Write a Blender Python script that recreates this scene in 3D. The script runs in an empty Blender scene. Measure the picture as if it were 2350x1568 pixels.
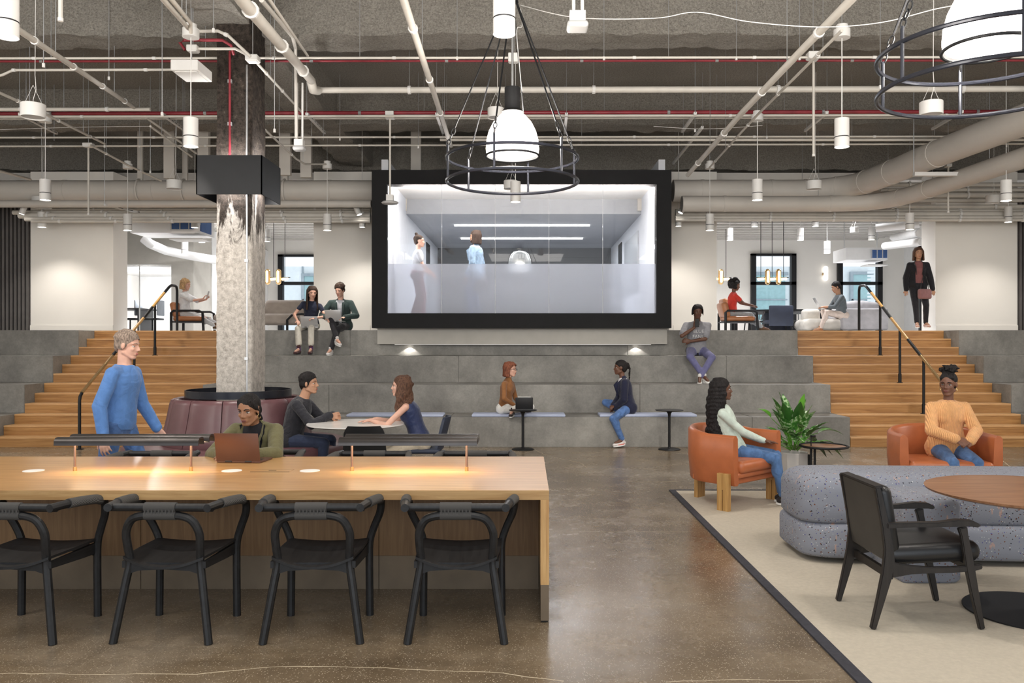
import bpy, bmesh, math, random
import numpy as np
from mathutils import Vector as V, Matrix, noise
random.seed(7)
D=bpy.data; SC=bpy.context.scene; COL=SC.collection
PI=math.pi
# ---------------- camera, world, exposure -----------------
F=1880.0; H=1.62; VX=1207.6; VY=790.0
cam=D.cameras.new('camera'); cam.sensor_width=36; cam.lens=36*F/2350
cam.shift_x=-(VX-1175)/2350; cam.shift_y=(VY-784)/2350; cam.clip_end=200; cam.clip_start=.05
co=D.objects.new('camera',cam); COL.objects.link(co); co.location=(0,0,H); co.rotation_euler=(PI/2,0,0); SC.camera=co
W=D.worlds.new('world'); SC.world=W; W.use_nodes=True
W.node_tree.nodes['Background'].inputs[0].default_value=(.86,.93,1,1); W.node_tree.nodes['Background'].inputs[1].default_value=1.15
SC.view_settings.view_transform='Standard'; SC.view_settings.look='None'; SC.view_settings.gamma=1; SC.view_settings.use_curve_mapping=False
SC.view_settings.exposure=0.22
def light(kind,loc,energy,color=(1,.95,.88),size=.1,rot=(0,0,0),spot=None,blend=.6,sy=None):
    l=D.lights.new(kind.lower()+'_light',kind); l.energy=energy; l.color=color
    if kind=='AREA':
        l.size=size
        if sy: l.shape='RECTANGLE'; l.size_y=sy
    else: l.shadow_soft_size=size
    if spot: l.spot_size=math.radians(spot); l.spot_blend=blend
    o=D.objects.new(l.name,l); COL.objects.link(o); o.location=loc; o.rotation_euler=rot; return o
# unseen fill lamps added around the camera, one of them cool like daylight
for x,y,e in ((-5,3.2,75),(0,2.6,65),(5,3.2,70),(0,-2,60),(-10,7.5,150),(10,7.5,150)):
    light('AREA',(x,y,4.5),e,(1,.95,.9),2.4)
light('AREA',(0,-4.5,3.2),150,(.85,.92,1),9,(math.radians(80),0,0),sy=3.5)
for x,y,e in ((-6,2.8,330),(0,2.4,330),(6,2.8,330)):      # unseen upward lamps added to brighten the ceiling
    light('AREA',(x,y,2.9),e,(1,.94,.86),2.5,(math.radians(150),0,0))
# ---------------- helpers -----------------
def P(px,py,d): return V(((px-VX)*d/F, d, H-(py-VY)*d/F))
def fd(y): return F*H/(y-VY)
class MB:
    def __init__(s): s.v=[]; s.f=[]
    def add(s,vs,fs):
        n=len(s.v); s.v.extend([tuple(v) for v in vs]); s.f.extend([tuple(i+n for i in f) for f in fs]); return s
    def box(s,c,z,R=None):
        hx,hy,hz=z[0]/2,z[1]/2,z[2]/2; c=V(c)
        vs=[V((x*hx,y*hy,k*hz)) for x in(-1,1) for y in(-1,1) for k in(-1,1)]
        if R is not None: vs=[R@v for v in vs]
        return s.add([c+v for v in vs],[(0,1,3,2),(4,6,7,5),(0,4,5,1),(2,3,7,6),(0,2,6,4),(1,5,7,3)])
    def bb(s,x0,x1,y0,y1,z0,z1): return s.box(((x0+x1)/2,(y0+y1)/2,(z0+z1)/2),(abs(x1-x0),abs(y1-y0),abs(z1-z0)))
    def rbox(s,c,z,r,R=None,k=2):
        c=V(c); r=min(r,min(z)/2*.98); I=V((z[0]/2-r,z[1]/2-r,z[2]/2-r)); rings=[]; 
        for la in [-PI/2+PI/2*i/k for i in range(k+1)]+[PI/2*i/k for i in range(k+1)]: rings.append(la)
        vs=[];n=4*(k+1)
        for ri,la in enumerate(rings):
            sz=-1 if ri<=k else 1
            for q in range(4):
                for i in range(k+1):
                    a=q*PI/2+PI/2*i/k
                    sx=(1,-1,-1,1)[q]; sy=(1,1,-1,-1)[q]
                    p=V((sx*I.x+r*math.cos(la)*math.cos(a),sy*I.y+r*math.cos(la)*math.sin(a),sz*I.z+r*math.sin(la)))
                    vs.append(c+(R@p if R is not None else p))
        fs=[(i*n+j,i*n+(j+1)%n,(i+1)*n+(j+1)%n,(i+1)*n+j) for i in range(len(rings)-1) for j in range(n)]
        fs.append(tuple(reversed(range(n)))); fs.append(tuple(range((len(rings)-1)*n,len(rings)*n)))
        return s.add(vs,fs)
    def tube(s,path,r,seg=8,closed=False,caps=True,flat=1.0):
        path=[V(p) for p in path]; n=len(path)
        rs=r if isinstance(r,(list,tuple)) else [r]*n
        tang=[]
        for i in range(n):
            if closed: t=path[(i+1)%n]-path[i-1]
            else: t=path[min(i+1,n-1)]-path[max(i-1,0)]
            tang.append(t.normalized() if t.length>1e-9 else V((0,0,1)))
        u=tang[0].orthogonal().normalized()
        if abs(tang[0].z)<.9: u=(V((0,0,1))-tang[0]*tang[0].z).normalized()
        vs=[]
        for i in range(n):
            u=(u-tang[i]*u.dot(tang[i])); u=u.normalized() if u.length>1e-6 else tang[i].orthogonal().normalized()
            w=tang[i].cross(u)
            for j in range(seg):
                a=2*PI*j/seg; vs.append(path[i]+(u*math.cos(a)+w*math.sin(a)*flat)*rs[i])
        m=n if closed else n-1
        fs=[(i*seg+j,i*seg+(j+1)%seg,((i+1)%n)*seg+(j+1)%seg,((i+1)%n)*seg+j) for i in range(m) for j in range(seg)]
        if caps and not closed: fs.append(tuple(reversed(range(seg)))); fs.append(tuple(range((n-1)*seg,n*seg)))
        return s.add(vs,fs)
    def cyl(s,p0,p1,r,seg=16,r1=None): return s.tube([p0,p1],[r,r if r1 is None else r1],seg)
    def lathe(s,prof,c=(0,0,0),seg=32,cap=True,a0=0,a1=2*PI):
        c=V(c); full=abs(a1-a0-2*PI)<1e-6; m=seg if full else seg+1; vs=[]
        for r,z in prof:
            for j in range(m):
                a=a0+(a1-a0)*j/seg; vs.append(c+V((r*math.cos(a),r*math.sin(a),z)))
        k=len(prof); fs=[]
        for i in range(k-1):
            for j in range(seg):
                j2=(j+1)%m
                fs.append((i*m+j,i*m+j2,(i+1)*m+j2,(i+1)*m+j))
        if cap and full: fs.append(tuple(reversed(range(m)))); fs.append(tuple(range((k-1)*m,k*m)))
        return s.add(vs,fs)
    def ell(s,c,r,R=None,seg=14,rings=9):
        c=V(c); r=V(r) if not isinstance(r,(int,float)) else V((r,r,r)); vs=[]
        for i in range(1,rings):
            t=PI*i/rings
            for j in range(seg):
                a=2*PI*j/seg; p=V((r.x*math.sin(t)*math.cos(a),r.y*math.sin(t)*math.sin(a),-r.z*math.cos(t)))
                vs.append(c+(R@p if R is not None else p))
        for sg in(-1,1):
            p=V((0,0,sg*r.z)); vs.append(c+(R@p if R is not None else p))
        fs=[(i*seg+j,i*seg+(j+1)%seg,(i+1)*seg+(j+1)%seg,(i+1)*seg+j) for i in range(rings-2) for j in range(seg)]
        a=len(vs)-2; b=a+1; L=(rings-2)*seg
        fs+=[(a,(j+1)%seg,j) for j in range(seg)]+[(b,L+j,L+(j+1)%seg) for j in range(seg)]
        return s.add(vs,fs)
    def cap(s,p0,p1,r0,r1=None,seg=12):
        p0=V(p0);p1=V(p1); r1=r0 if r1 is None else r1; d=p1-p0; L=d.length
        if L<1e-5: return s.ell(p0,r0)
        d/=L; pts=[];rs=[]
        for a in (-75,-45,-15): pts.append(p0+d*r0*math.sin(math.radians(a))); rs.append(r0*math.cos(math.radians(a)))
        for a in (15,45,75): pts.append(p1+d*r1*math.sin(math.radians(a))); rs.append(r1*math.cos(math.radians(a)))
        return s.tube(pts,rs,seg)
    def prism(s,pts,a,b,axis='y'):
        n=len(pts)
        def q(p,t): return {'y':(p[0],t,p[1]),'x':(t,p[0],p[1]),'z':(p[0],p[1],t)}[axis]
        s.add([q(p,a) for p in pts]+[q(p,b) for p in pts],[tuple(range(n)),tuple(reversed(range(n,2*n)))]+[(i,i+n,(i+1)%n+n,(i+1)%n) for i in range(n)])
        return s
    def mesh(s,name):
        m=D.meshes.new(name); m.from_pydata(s.v,[],s.f); m.update()
        b=bmesh.new(); b.from_mesh(m); bmesh.ops.recalc_face_normals(b,faces=b.faces); b.to_mesh(m); b.free(); return m
    def build(s,name,mat,parent=None,smooth=35,bevel=0,**kw):
        m=s.mesh(name)
        o=D.objects.new(name,m); COL.objects.link(o)
        if mat: m.materials.append(mat)
        if bevel:
            b=bmesh.new(); b.from_mesh(m); bmesh.ops.bevel(b,geom=[e for e in b.edges if len(e.link_faces)==2 and e.calc_face_angle(0)>.6],offset=bevel,segments=2,affect='EDGES',clamp_overlap=True); b.to_mesh(m); b.free()
        if smooth: 
            m.shade_smooth(); m.set_sharp_from_angle(angle=math.radians(smooth))
        if parent is not None: o.parent=parent
        tag(o,**kw); return o
def tag(o,label=None,cat=None,group=None,kind=None):
    if label: o['label']=label
    if cat: o['category']=cat
    if group: o['group']=group
    if kind: o['kind']=kind
    return o
def thing(name,label,cat,loc=(0,0,0),rotz=0,group=None):
    o=D.objects.new(name,None); COL.objects.link(o); o.location=loc; o.rotation_euler=(0,0,rotz); o.empty_display_size=.1
    return tag(o,label,cat,group)
KIDS={}
def kids(o): return [c for c in D.objects if c.parent==o]
def dup(root,loc,rotz,label,group=None):
    def cp(o,par):
        c=o.copy(); COL.objects.link(c); c.parent=par
        for k in kids(o): cp(k,c)
        return c
    ks=kids(root); r=root.copy(); COL.objects.link(r); r.location=loc; r.rotation_euler=(0,0,rotz); r['label']=label
    if group: r['group']=group
    for k in ks: cp(k,r)
    return r
# ---------------- materials -----------------
def nodes(name,rough=.5,metal=0,spec=.5):
    m=D.materials.new(name); m.use_nodes=True; nt=m.node_tree; b=nt.nodes['Principled BSDF']
    b.inputs['Roughness'].default_value=rough; b.inputs['Metallic'].default_value=metal; b.inputs['Specular IOR Level'].default_value=spec
    return m,nt,b
def nd(nt,t,**kw):
    n=nt.nodes.new(t)
    for k,v in kw.items():
        if k in n.inputs: n.inputs[k].default_value=v
        else: setattr(n,k,v)
    return n
def ramp(nt,src,stops):
    r=nt.nodes.new('ShaderNodeValToRGB'); e=r.color_ramp.elements
    while len(e)<len(stops): e.new(.5)
    for i,(p,c) in enumerate(stops):
        e[i].position=p; e[i].color=(*c,1) if len(c)==3 else c
    nt.links.new(src,r.inputs[0]); return r.outputs[0]
def coords(nt,scale=(1,1,1),obj=True):
    t=nd(nt,'ShaderNodeTexCoord'); m=nd(nt,'ShaderNodeMapping'); m.inputs['Scale'].default_value=scale
    nt.links.new(t.outputs['Object' if obj else 'Generated'],m.inputs[0]); return m.outputs[0]
def mixc(nt,f,a,b,mode='MIX'):
    m=nd(nt,'ShaderNodeMix',data_type='RGBA',blend_type=mode)
    for s,i in ((f,0),(a,6),(b,7)):
        if hasattr(s,'links'): nt.links.new(s,m.inputs[i])
        elif i==0: m.inputs[0].default_value=s
        else: m.inputs[i].default_value=(*s,1)
    return m.outputs[2]
def bump(nt,b,h,st=.3,dist=.01):
    n=nd(nt,'ShaderNodeBump'); n.inputs['Strength'].default_value=st; n.inputs['Distance'].default_value=dist
    nt.links.new(h,n.inputs['Height']); nt.links.new(n.outputs[0],b.inputs['Normal'])
def simple(name,col,rough=.5,metal=0,var=.12,scale=6,bmp=0,bscale=60,spec=.5,sheen=0,bd=.004):
    m,nt,b=nodes(name,rough,metal,spec); c=coords(nt)
    n=nd(nt,'ShaderNodeTexNoise',Scale=scale,Detail=4.0); nt.links.new(c,n.inputs['Vector'])
    lo=tuple(max(0,x*(1-var)) for x in col); hi=tuple(min(1,x*(1+var)) for x in col)
    nt.links.new(ramp(nt,n.outputs[0],[(.3,lo),(.7,hi)]),b.inputs['Base Color'])
    if bmp:
        n2=nd(nt,'ShaderNodeTexNoise',Scale=bscale,Detail=3.0); nt.links.new(c,n2.inputs['Vector']); bump(nt,b,n2.outputs[0],bmp,bd)
    if sheen: b.inputs['Sheen Weight'].default_value=sheen
    return m
def wood(name,a,b_,rough=.35,axis=0,scale=1.0,planks=None):
    m,nt,b=nodes(name,rough); s=[22,22,22]; s[axis]=1.3; c=coords(nt,tuple(x*scale for x in s))
    n=nd(nt,'ShaderNodeTexNoise',Scale=1.6,Detail=6.0,Roughness=.6,Distortion=.7); nt.links.new(c,n.inputs['Vector'])
    col=ramp(nt,n.outputs[0],[(.32,a),(.52,tuple((x+y)/2 for x,y in zip(a,b_))),(.72,b_)])
    s2=[1.2,1.2,1.2]; s2[axis]=.3; c2=coords(nt,tuple(s2)); n3=nd(nt,'ShaderNodeTexNoise',Scale=2.0,Detail=2.0); nt.links.new(c2,n3.inputs['Vector'])
    col=mixc(nt,.5,col,ramp(nt,n3.outputs[0],[(.3,(.75,.72,.7)),(.7,(1,1,1))]),'MULTIPLY')
    nt.links.new(col,b.inputs['Base Color']); bump(nt,b,n.outputs[0],.08,.003)
    return m
def emit(name,col,st):
    m=D.materials.new(name); m.use_nodes=True; nt=m.node_tree; nt.nodes.remove(nt.nodes['Principled BSDF'])
    e=nd(nt,'ShaderNodeEmission'); e.inputs[0].default_value=(*col,1); e.inputs[1].default_value=st
    nt.links.new(e.outputs[0],nt.nodes['Material Output'].inputs[0]); return m
def floor_mat():
    m,nt,b=nodes('polished_concrete',.2); c=coords(nt)
    n=nd(nt,'ShaderNodeTexNoise',Scale=.55,Detail=5.0,Roughness=.6); nt.links.new(c,n.inputs['Vector'])
    base=ramp(nt,n.outputs[0],[(.3,(.10,.072,.045)),(.5,(.205,.155,.10)),(.7,(.31,.26,.20))])
    n2=nd(nt,'ShaderNodeTexNoise',Scale=2.6,Detail=7.0,Roughness=.72); nt.links.new(c,n2.inputs['Vector'])
    base=mixc(nt,.6,base,ramp(nt,n2.outputs[0],[(.32,(.62,.58,.54)),(.62,(1.0,1.0,1.0))]),'MULTIPLY')
    v=nd(nt,'ShaderNodeTexVoronoi',Scale=95.0); nt.links.new(c,v.inputs['Vector'])
    sp=ramp(nt,v.outputs['Distance'],[(.24,(1,1,1)),(.32,(0,0,0))])
    vm=ramp(nt,v.outputs['Color'],[(.5,(0,0,0)),(.62,(1,1,1))])
    f=mixc(nt,1.0,sp,vm,'MULTIPLY')
    base=mixc(nt,f,base,(.50,.42,.31))
    v2=nd(nt,'ShaderNodeTexVoronoi',Scale=150.0); nt.links.new(c,v2.inputs['Vector'])
    f2=ramp(nt,v2.outputs['Distance'],[(.2,(.75,.75,.75)),(.3,(0,0,0))])
    base=mixc(nt,f2,base,(.07,.055,.04))
    nt.links.new(base,b.inputs['Base Color'])
    r=ramp(nt,n2.outputs[0],[(.3,(.17,.17,.17)),(.7,(.33,.33,.33))]); nt.links.new(r,b.inputs['Roughness'])
    n4=nd(nt,'ShaderNodeTexNoise',Scale=7.0,Detail=3.0); nt.links.new(c,n4.inputs['Vector']); bump(nt,b,n4.outputs[0],.06,.01)
    return m
def conc(name,a,b_,bmp=.15,rough=.6,pits=True):
    m,nt,b=nodes(name,rough); c=coords(nt)
    n=nd(nt,'ShaderNodeTexNoise',Scale=1.5,Detail=9.0,Roughness=.68); nt.links.new(c,n.inputs['Vector'])
    col=ramp(nt,n.outputs[0],[(.3,a),(.7,b_)])
    n2=nd(nt,'ShaderNodeTexNoise',Scale=34.0,Detail=4.0,Roughness=.7); nt.links.new(c,n2.inputs['Vector'])
    col=mixc(nt,.55,col,ramp(nt,n2.outputs[0],[(.3,(.72,.72,.72)),(.65,(1.05,1.05,1.05))]),'MULTIPLY')
    nt.links.new(col,b.inputs['Base Color']); bump(nt,b,n2.outputs[0],bmp,.006); return m
def ceil_mat():
    m,nt,b=nodes('sprayed_fireproofing',.95,0,.2); c=coords(nt)
    n=nd(nt,'ShaderNodeTexNoise',Scale=42.0,Detail=5.0,Roughness=.8); nt.links.new(c,n.inputs['Vector'])
    n0=nd(nt,'ShaderNodeTexNoise',Scale=.8,Detail=3.0); nt.links.new(c,n0.inputs['Vector'])
    col=ramp(nt,n.outputs[0],[(.36,(.27,.25,.22)),(.6,(.50,.47,.42))])
    col=mixc(nt,.6,col,ramp(nt,n0.outputs[0],[(.3,(.75,.74,.72)),(.7,(1,1,1))]),'MULTIPLY')
    nt.links.new(col,b.inputs['Base Color']); nb_=nd(nt,'ShaderNodeTexNoise',Scale=17.0,Detail=6.0,Roughness=.75); nt.links.new(c,nb_.inputs['Vector']); bump(nt,b,nb_.outputs[0],1.0,.10); return m
def column_mat():
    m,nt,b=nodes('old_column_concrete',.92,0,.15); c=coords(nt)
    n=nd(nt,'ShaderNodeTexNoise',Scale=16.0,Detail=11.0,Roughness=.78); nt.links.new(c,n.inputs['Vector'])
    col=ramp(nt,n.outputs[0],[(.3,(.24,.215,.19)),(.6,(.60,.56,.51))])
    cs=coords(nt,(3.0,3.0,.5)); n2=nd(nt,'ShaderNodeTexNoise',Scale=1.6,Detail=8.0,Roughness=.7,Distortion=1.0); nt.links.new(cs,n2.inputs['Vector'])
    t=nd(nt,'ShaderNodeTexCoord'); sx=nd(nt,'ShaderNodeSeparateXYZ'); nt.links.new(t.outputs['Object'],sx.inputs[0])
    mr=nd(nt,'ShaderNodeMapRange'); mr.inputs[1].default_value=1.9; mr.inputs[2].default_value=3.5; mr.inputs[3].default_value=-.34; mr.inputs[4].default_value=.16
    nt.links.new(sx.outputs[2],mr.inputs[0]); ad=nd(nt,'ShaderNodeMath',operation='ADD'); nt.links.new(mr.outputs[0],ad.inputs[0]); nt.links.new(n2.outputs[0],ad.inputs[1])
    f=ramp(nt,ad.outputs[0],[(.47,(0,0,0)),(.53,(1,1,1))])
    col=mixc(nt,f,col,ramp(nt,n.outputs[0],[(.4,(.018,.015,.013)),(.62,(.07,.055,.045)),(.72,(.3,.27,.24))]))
    nt.links.new(col,b.inputs['Base Color']); bump(nt,b,n.outputs[0],.8,.02); return m
def terrazzo():
    m,nt,b=nodes('speckled_upholstery',.8,0,.25); c=coords(nt)
    base=(.25,.265,.31)
    cur=None
    for sc,th,colr,lo in ((46,.21,(.03,.03,.04),.80),(55,.22,(.16,.06,.03),.82),(60,.18,(.62,.61,.60),.84),(52,.20,(.07,.07,.26),.84)):
        cc=coords(nt,(1,1,1)); mp=cc.node; mp.inputs['Location'].default_value=(sc*.37,sc*.11,sc*.7)
        nz=nd(nt,'ShaderNodeTexNoise',Scale=30.0); nt.links.new(cc,nz.inputs['Vector'])
        wv=nd(nt,'ShaderNodeMix',data_type='VECTOR'); wv.inputs[0].default_value=.018; nt.links.new(cc,wv.inputs[4]); nt.links.new(nz.outputs['Color'],wv.inputs[5])
        v=nd(nt,'ShaderNodeTexVoronoi',Scale=float(sc)); nt.links.new(wv.outputs[1],v.inputs['Vector'])
        s=ramp(nt,v.outputs['Distance'],[(th,(1,1,1)),(th+.03,(0,0,0))])
        k=ramp(nt,v.outputs['Color'],[(lo-.2,(0,0,0)),(lo-.16,(1,1,1))])
        f=mixc(nt,1.0,s,k,'MULTIPLY'); cur=mixc(nt,f,cur if cur is not None else base,colr)
    cp=coords(nt,(24,24,9)); n=nd(nt,'ShaderNodeTexNoise',Scale=1.0,Detail=3.0); nt.links.new(cp,n.inputs['Vector'])
    cur=mixc(nt,ramp(nt,n.outputs[0],[(.66,(0,0,0)),(.7,(.6,.6,.6))]),cur,(.55,.33,.24))
    nt.links.new(cur,b.inputs['Base Color']); n2=nd(nt,'ShaderNodeTexNoise',Scale=250.0); nt.links.new(c,n2.inputs['Vector']); bump(nt,b,n2.outputs[0],.2,.002); return m
def ribbed(name,col,sc=90,axis=0,rough=.85):
    m,nt,b=nodes(name,rough,0,.2); c=coords(nt); w=nd(nt,'ShaderNodeTexWave',Scale=float(sc)/6.28*1.0,Distortion=.4); w.bands_direction='XYZ'[axis]
    nt.links.new(c,w.inputs['Vector']); nt.links.new(ramp(nt,w.outputs[0],[(0,tuple(x*.72 for x in col)),(.6,col)]),b.inputs['Base Color']); bump(nt,b,w.outputs[0],.6,.006); return m
def glass_clear(name,tint=(1,1,1),refl=.06):
    m=D.materials.new(name); m.use_nodes=True; nt=m.node_tree; nt.nodes.remove(nt.nodes['Principled BSDF'])
    t=nd(nt,'ShaderNodeBsdfTransparent'); t.inputs[0].default_value=(*tint,1); g=nd(nt,'ShaderNodeBsdfGlossy'); g.inputs['Roughness'].default_value=.02
    lw=nd(nt,'ShaderNodeFresnel'); lw.inputs[0].default_value=1.4
    mx=nd(nt,'ShaderNodeMixShader'); nt.links.new(lw.outputs[0],mx.inputs[0]); nt.links.new(t.outputs[0],mx.inputs[1]); nt.links.new(g.outputs[0],mx.inputs[2])
    nt.links.new(mx.outputs[0],nt.nodes['Material Output'].inputs[0]); return m
def glass_frost():
    m=D.materials.new('frosted_glass'); m.use_nodes=True; nt=m.node_tree; nt.nodes.remove(nt.nodes['Principled BSDF'])
    r=nd(nt,'ShaderNodeBsdfRefraction'); r.inputs['Roughness'].default_value=.2; r.inputs['IOR'].default_value=1.3; r.inputs[0].default_value=(.95,.96,1,1)
    tr=nd(nt,'ShaderNodeBsdfTranslucent'); tr.inputs[0].default_value=(.85,.87,.92,1); df=nd(nt,'ShaderNodeBsdfDiffuse'); df.inputs[0].default_value=(.7,.71,.74,1)
    a=nd(nt,'ShaderNodeMixShader'); a.inputs[0].default_value=.22; nt.links.new(r.outputs[0],a.inputs[1]); nt.links.new(tr.outputs[0],a.inputs[2])
    b=nd(nt,'ShaderNodeMixShader'); b.inputs[0].default_value=.14; nt.links.new(a.outputs[0],b.inputs[1]); nt.links.new(df.outputs[0],b.inputs[2])
    nt.links.new(b.outputs[0],nt.nodes['Material Output'].inputs[0]); return m
M={}
M['floor']=floor_mat(); M['ceil']=ceil_mat(); M['column']=column_mat(); M['terrazzo']=terrazzo()
M['tier']=conc('tier_concrete',(.125,.12,.11),(.29,.28,.255))
M['plaster']=simple('warm_white_paint',(.76,.735,.69),.7,var=.03,scale=1)
M['white']=simple('white_paint',(.82,.82,.82),.6,var=.03)
M['beige']=simple('beige_paint',(.45,.43,.39),.7,var=.04)
M['darkwall']=simple('dark_grey_panel',(.06,.058,.058),.6)
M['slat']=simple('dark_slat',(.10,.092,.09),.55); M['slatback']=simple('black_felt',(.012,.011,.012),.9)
M['black']=simple('black_metal',(.007,.0075,.009),.5,spec=.35); M['blackm']=simple('black_matte',(.007,.0072,.008),.7,spec=.3)
M['blacksat']=simple('black_satin_steel',(.02,.022,.03),.25,.3)
M['chair']=wood('black_stained_ash',(.007,.007,.008),(.02,.02,.021),.5,1); M['rope']=ribbed('grey_paper_cord',(.12,.115,.11),900,0)
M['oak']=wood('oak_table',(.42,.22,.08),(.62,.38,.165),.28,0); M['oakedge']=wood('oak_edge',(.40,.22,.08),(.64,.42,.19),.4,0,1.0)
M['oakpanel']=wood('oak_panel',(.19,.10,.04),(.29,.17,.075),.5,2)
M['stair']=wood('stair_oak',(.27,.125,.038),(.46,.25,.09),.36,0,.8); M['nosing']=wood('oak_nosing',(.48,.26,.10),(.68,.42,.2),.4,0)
M['kick']=simple('bronze_kick',(.20,.15,.10),.45,.4); M['brass']=simple('brushed_brass',(.62,.42,.2),.3,.9,var=.06); M['bronze']=simple('bronze_metal',(.30,.2,.16),.35,.8)
M['lampbar']=simple('anodised_graphite',(.07,.063,.06),.3,.7)
M['pipe']=simple('painted_pipe',(.56,.53,.48),.5,var=.05); M['duct']=simple('painted_duct',(.52,.49,.45),.55,var=.05,scale=2,bmp=.15,bscale=5,bd=.02); M['red']=simple('red_pipe',(.22,.02,.03),.4,var=.2)
M['fix']=simple('white_fixture',(.66,.65,.63),.45,var=.03); M['galv']=simple('galvanised_steel',(.5,.51,.52),.35,.8)
M['rug']=simple('cream_rug',(.52,.47,.385),.95,var=.06,scale=40,bmp=.5,bscale=400,spec=.1); M['rugedge']=simple('charcoal_rug_binding',(.035,.035,.045),.9,var=.2,scale=30,bmp=.3)
M['orange']=simple('cognac_leather',(.43,.128,.047),.34,var=.08,scale=9,bmp=.12,bscale=220); M['plum']=simple('plum_leather',(.125,.058,.064),.36,var=.1,scale=7,bmp=.1,bscale=200)
M['blackleather']=simple('black_leather',(.012,.012,.013),.36,bmp=.15,bscale=160); M['tan']=simple('tan_leather',(.38,.15,.06),.4)
M['walnut']=wood('walnut_top',(.20,.085,.04),(.42,.22,.115),.35,0); M['espresso']=wood('espresso_wood',(.011,.009,.008),(.028,.022,.019),.45,2)
M['greyply']=simple('grey_veneer',(.045,.042,.037),.5)
M['oakleg']=wood('oak_leg',(.38,.20,.06),(.62,.38,.14),.35,2)
M['marble']=simple('marble_top',(.78,.76,.73),.2,var=.07,scale=4); M['pad']=ribbed('pale_blue_pad',(.52,.58,.76),260,0); M['navyup']=simple('navy_upholstery',(.022,.03,.055),.6)
M['linen']=simple('grey_linen',(.42,.41,.43),.9,bmp=.3,bscale=90); M['taupe']=simple('taupe_fabric',(.36,.31,.27),.9,bmp=.3,bscale=60)
M['copper']=simple('copper_lid',(.17,.088,.064),.38,.5,var=.03); M['silver']=simple('silver_lid',(.6,.6,.61),.35,.6,var=.02); M['dark']=simple('dark_plastic',(.02,.02,.022),.4)
M['glass']=glass_clear('clear_glass'); M['frost']=glass_frost(); M['shade']=None
M['lamp']=emit('lamp_glow',(1,.95,.88),14); M['strip']=emit('strip_glow',(1,.98,.95),5); M['warm']=emit('warm_glow',(1,.62,.28),5); M['dome']=emit('dome_glow',(1,.95,.87),5)
M['pot']=simple('white_pot',(.62,.61,.59),.5,var=.03); M['soil']=simple('moss_soil',(.16,.12,.08),.9,var=.5,scale=60,bmp=.8)
M['ac']=simple('grey_plastic',(.5,.5,.5),.5,var=.03); M['blue']=simple('blue_filter',(.06,.13,.32),.8)
# ================= STRUCTURE =================
d1=12.87; T=.276; R_=.1568; Y=lambda k:d1+(k-1)*T   # riser k at depth Y(k)
ZP=12*R_
def S(name,mb,mat,label=None,**k): return mb.build(name,mat,kind='structure',label=label,**k)
S('floor',MB().bb(-11.6,11.6,-6,13.2,-.1,0),M['floor'],'polished brown concrete floor with scattered aggregate and pale cracks')
fl=D.objects['floor']
def crack(pts,r=.006):
    pp=[]
    for i in range(len(pts)-1):
        a=P(pts[i][0],pts[i][1],fd(pts[i][1])); b=P(pts[i+1][0],pts[i+1][1],fd(pts[i+1][1])); n=max(2,int((b-a).length/.08))
        for k in range(n):
            q=a.lerp(b,k/n); pp.append(V((q.x+random.uniform(-.012,.012),q.y+random.uniform(-.008,.008),.0006)))
    m=MB(); m.tube(pp,[r*random.uniform(.5,1.3) for _ in pp],4,flat=1)
    m.v=[(x,y,max(.0,min(.0012,z))) for x,y,z in m.v]
    m.build('filled_crack',M['crack'],fl,kind=None)
M['crack']=simple('pale_crack_filler',(.5,.42,.3),.6,var=.15)
crack([(-200,1545),(0,1546),(230,1548),(450,1547),(640,1530),(850,1532),(1000,1540),(1120,1543),(1180,1550),(1250,1560),(1330,1567)],.004)
crack([(1220,1029),(1262,1048),(1330,1062),(1350,1075)],.004); crack([(1265,1220),(1400,1221),(1600,1221)],.002)
crack([(1530,1566),(1700,1561),(1960,1562)],.003); crack([(2300,1058),(2320,1072),(2349,1088)],.006); crack([(1560,1105),(1480,1107),(1420,1105)],.003)
# tiered concrete seating
def tiers(x0,x1,label,first=0):
    t=thing('tiered_seating',label,'seating',((x0+x1)/2,d1,0)); cx=(x0+x1)/2
    for k in range(4):
        y0=d1+3*k*T; z0=3*k*R_; y1=d1+3*(k+1)*T if k<3 else 17.0
        joints=[x0]+[x for x in (-9.9,-3.3,-1.2,1.9,3.55,9.7) if x0+.6<x<x1-.6 and (k+int(x*7))%2==0]+[x1]
        for a,b in zip(joints,joints[1:]):
            MB().bb(a-cx+.0015,b-cx-.0015,y0-d1+.0,y1-d1+.1 if k<3 else y1-d1,z0,z0+3*R_).build('tier_block',M['tier'],t,bevel=.006)
tiers(-5.41,5.09,'long grey concrete bleacher tiers in the middle between the two oak stairs')
tiers(-11.5,-8.39,'grey concrete bleacher tiers at far left beside the dark slat wall')
tiers(8.11,11.5,'grey concrete bleacher tiers at far right beyond the oak stair')
def stairs(x0,x1,label):
    t=thing('oak_staircase',label,'staircase',((x0+x1)/2,d1,0)); w=x1-x0-.01
    for k in range(1,13):
        y=Y(k)-d1; z=k*R_
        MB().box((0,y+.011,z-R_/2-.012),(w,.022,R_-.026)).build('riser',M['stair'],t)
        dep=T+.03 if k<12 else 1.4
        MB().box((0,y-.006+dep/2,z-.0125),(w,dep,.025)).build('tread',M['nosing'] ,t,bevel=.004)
stairs(-8.39,-5.41,'broad oak staircase at left, partly behind the walking man in blue')
stairs(5.09,8.11,'broad oak staircase at right, rising behind the woman in the peach sweater')
S('trim_1',MB().bb(-8.39,-5.41,13.2,17,0,R_*.9).bb(5.09,8.11,13.2,17,0,R_*.9),M['tier'],'concrete under the stairs')
S('floor_platform',MB().bb(-14,14,16.95,30,ZP-.15,ZP),M['white'],'pale floor of the rooms on the upper platform')
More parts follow.
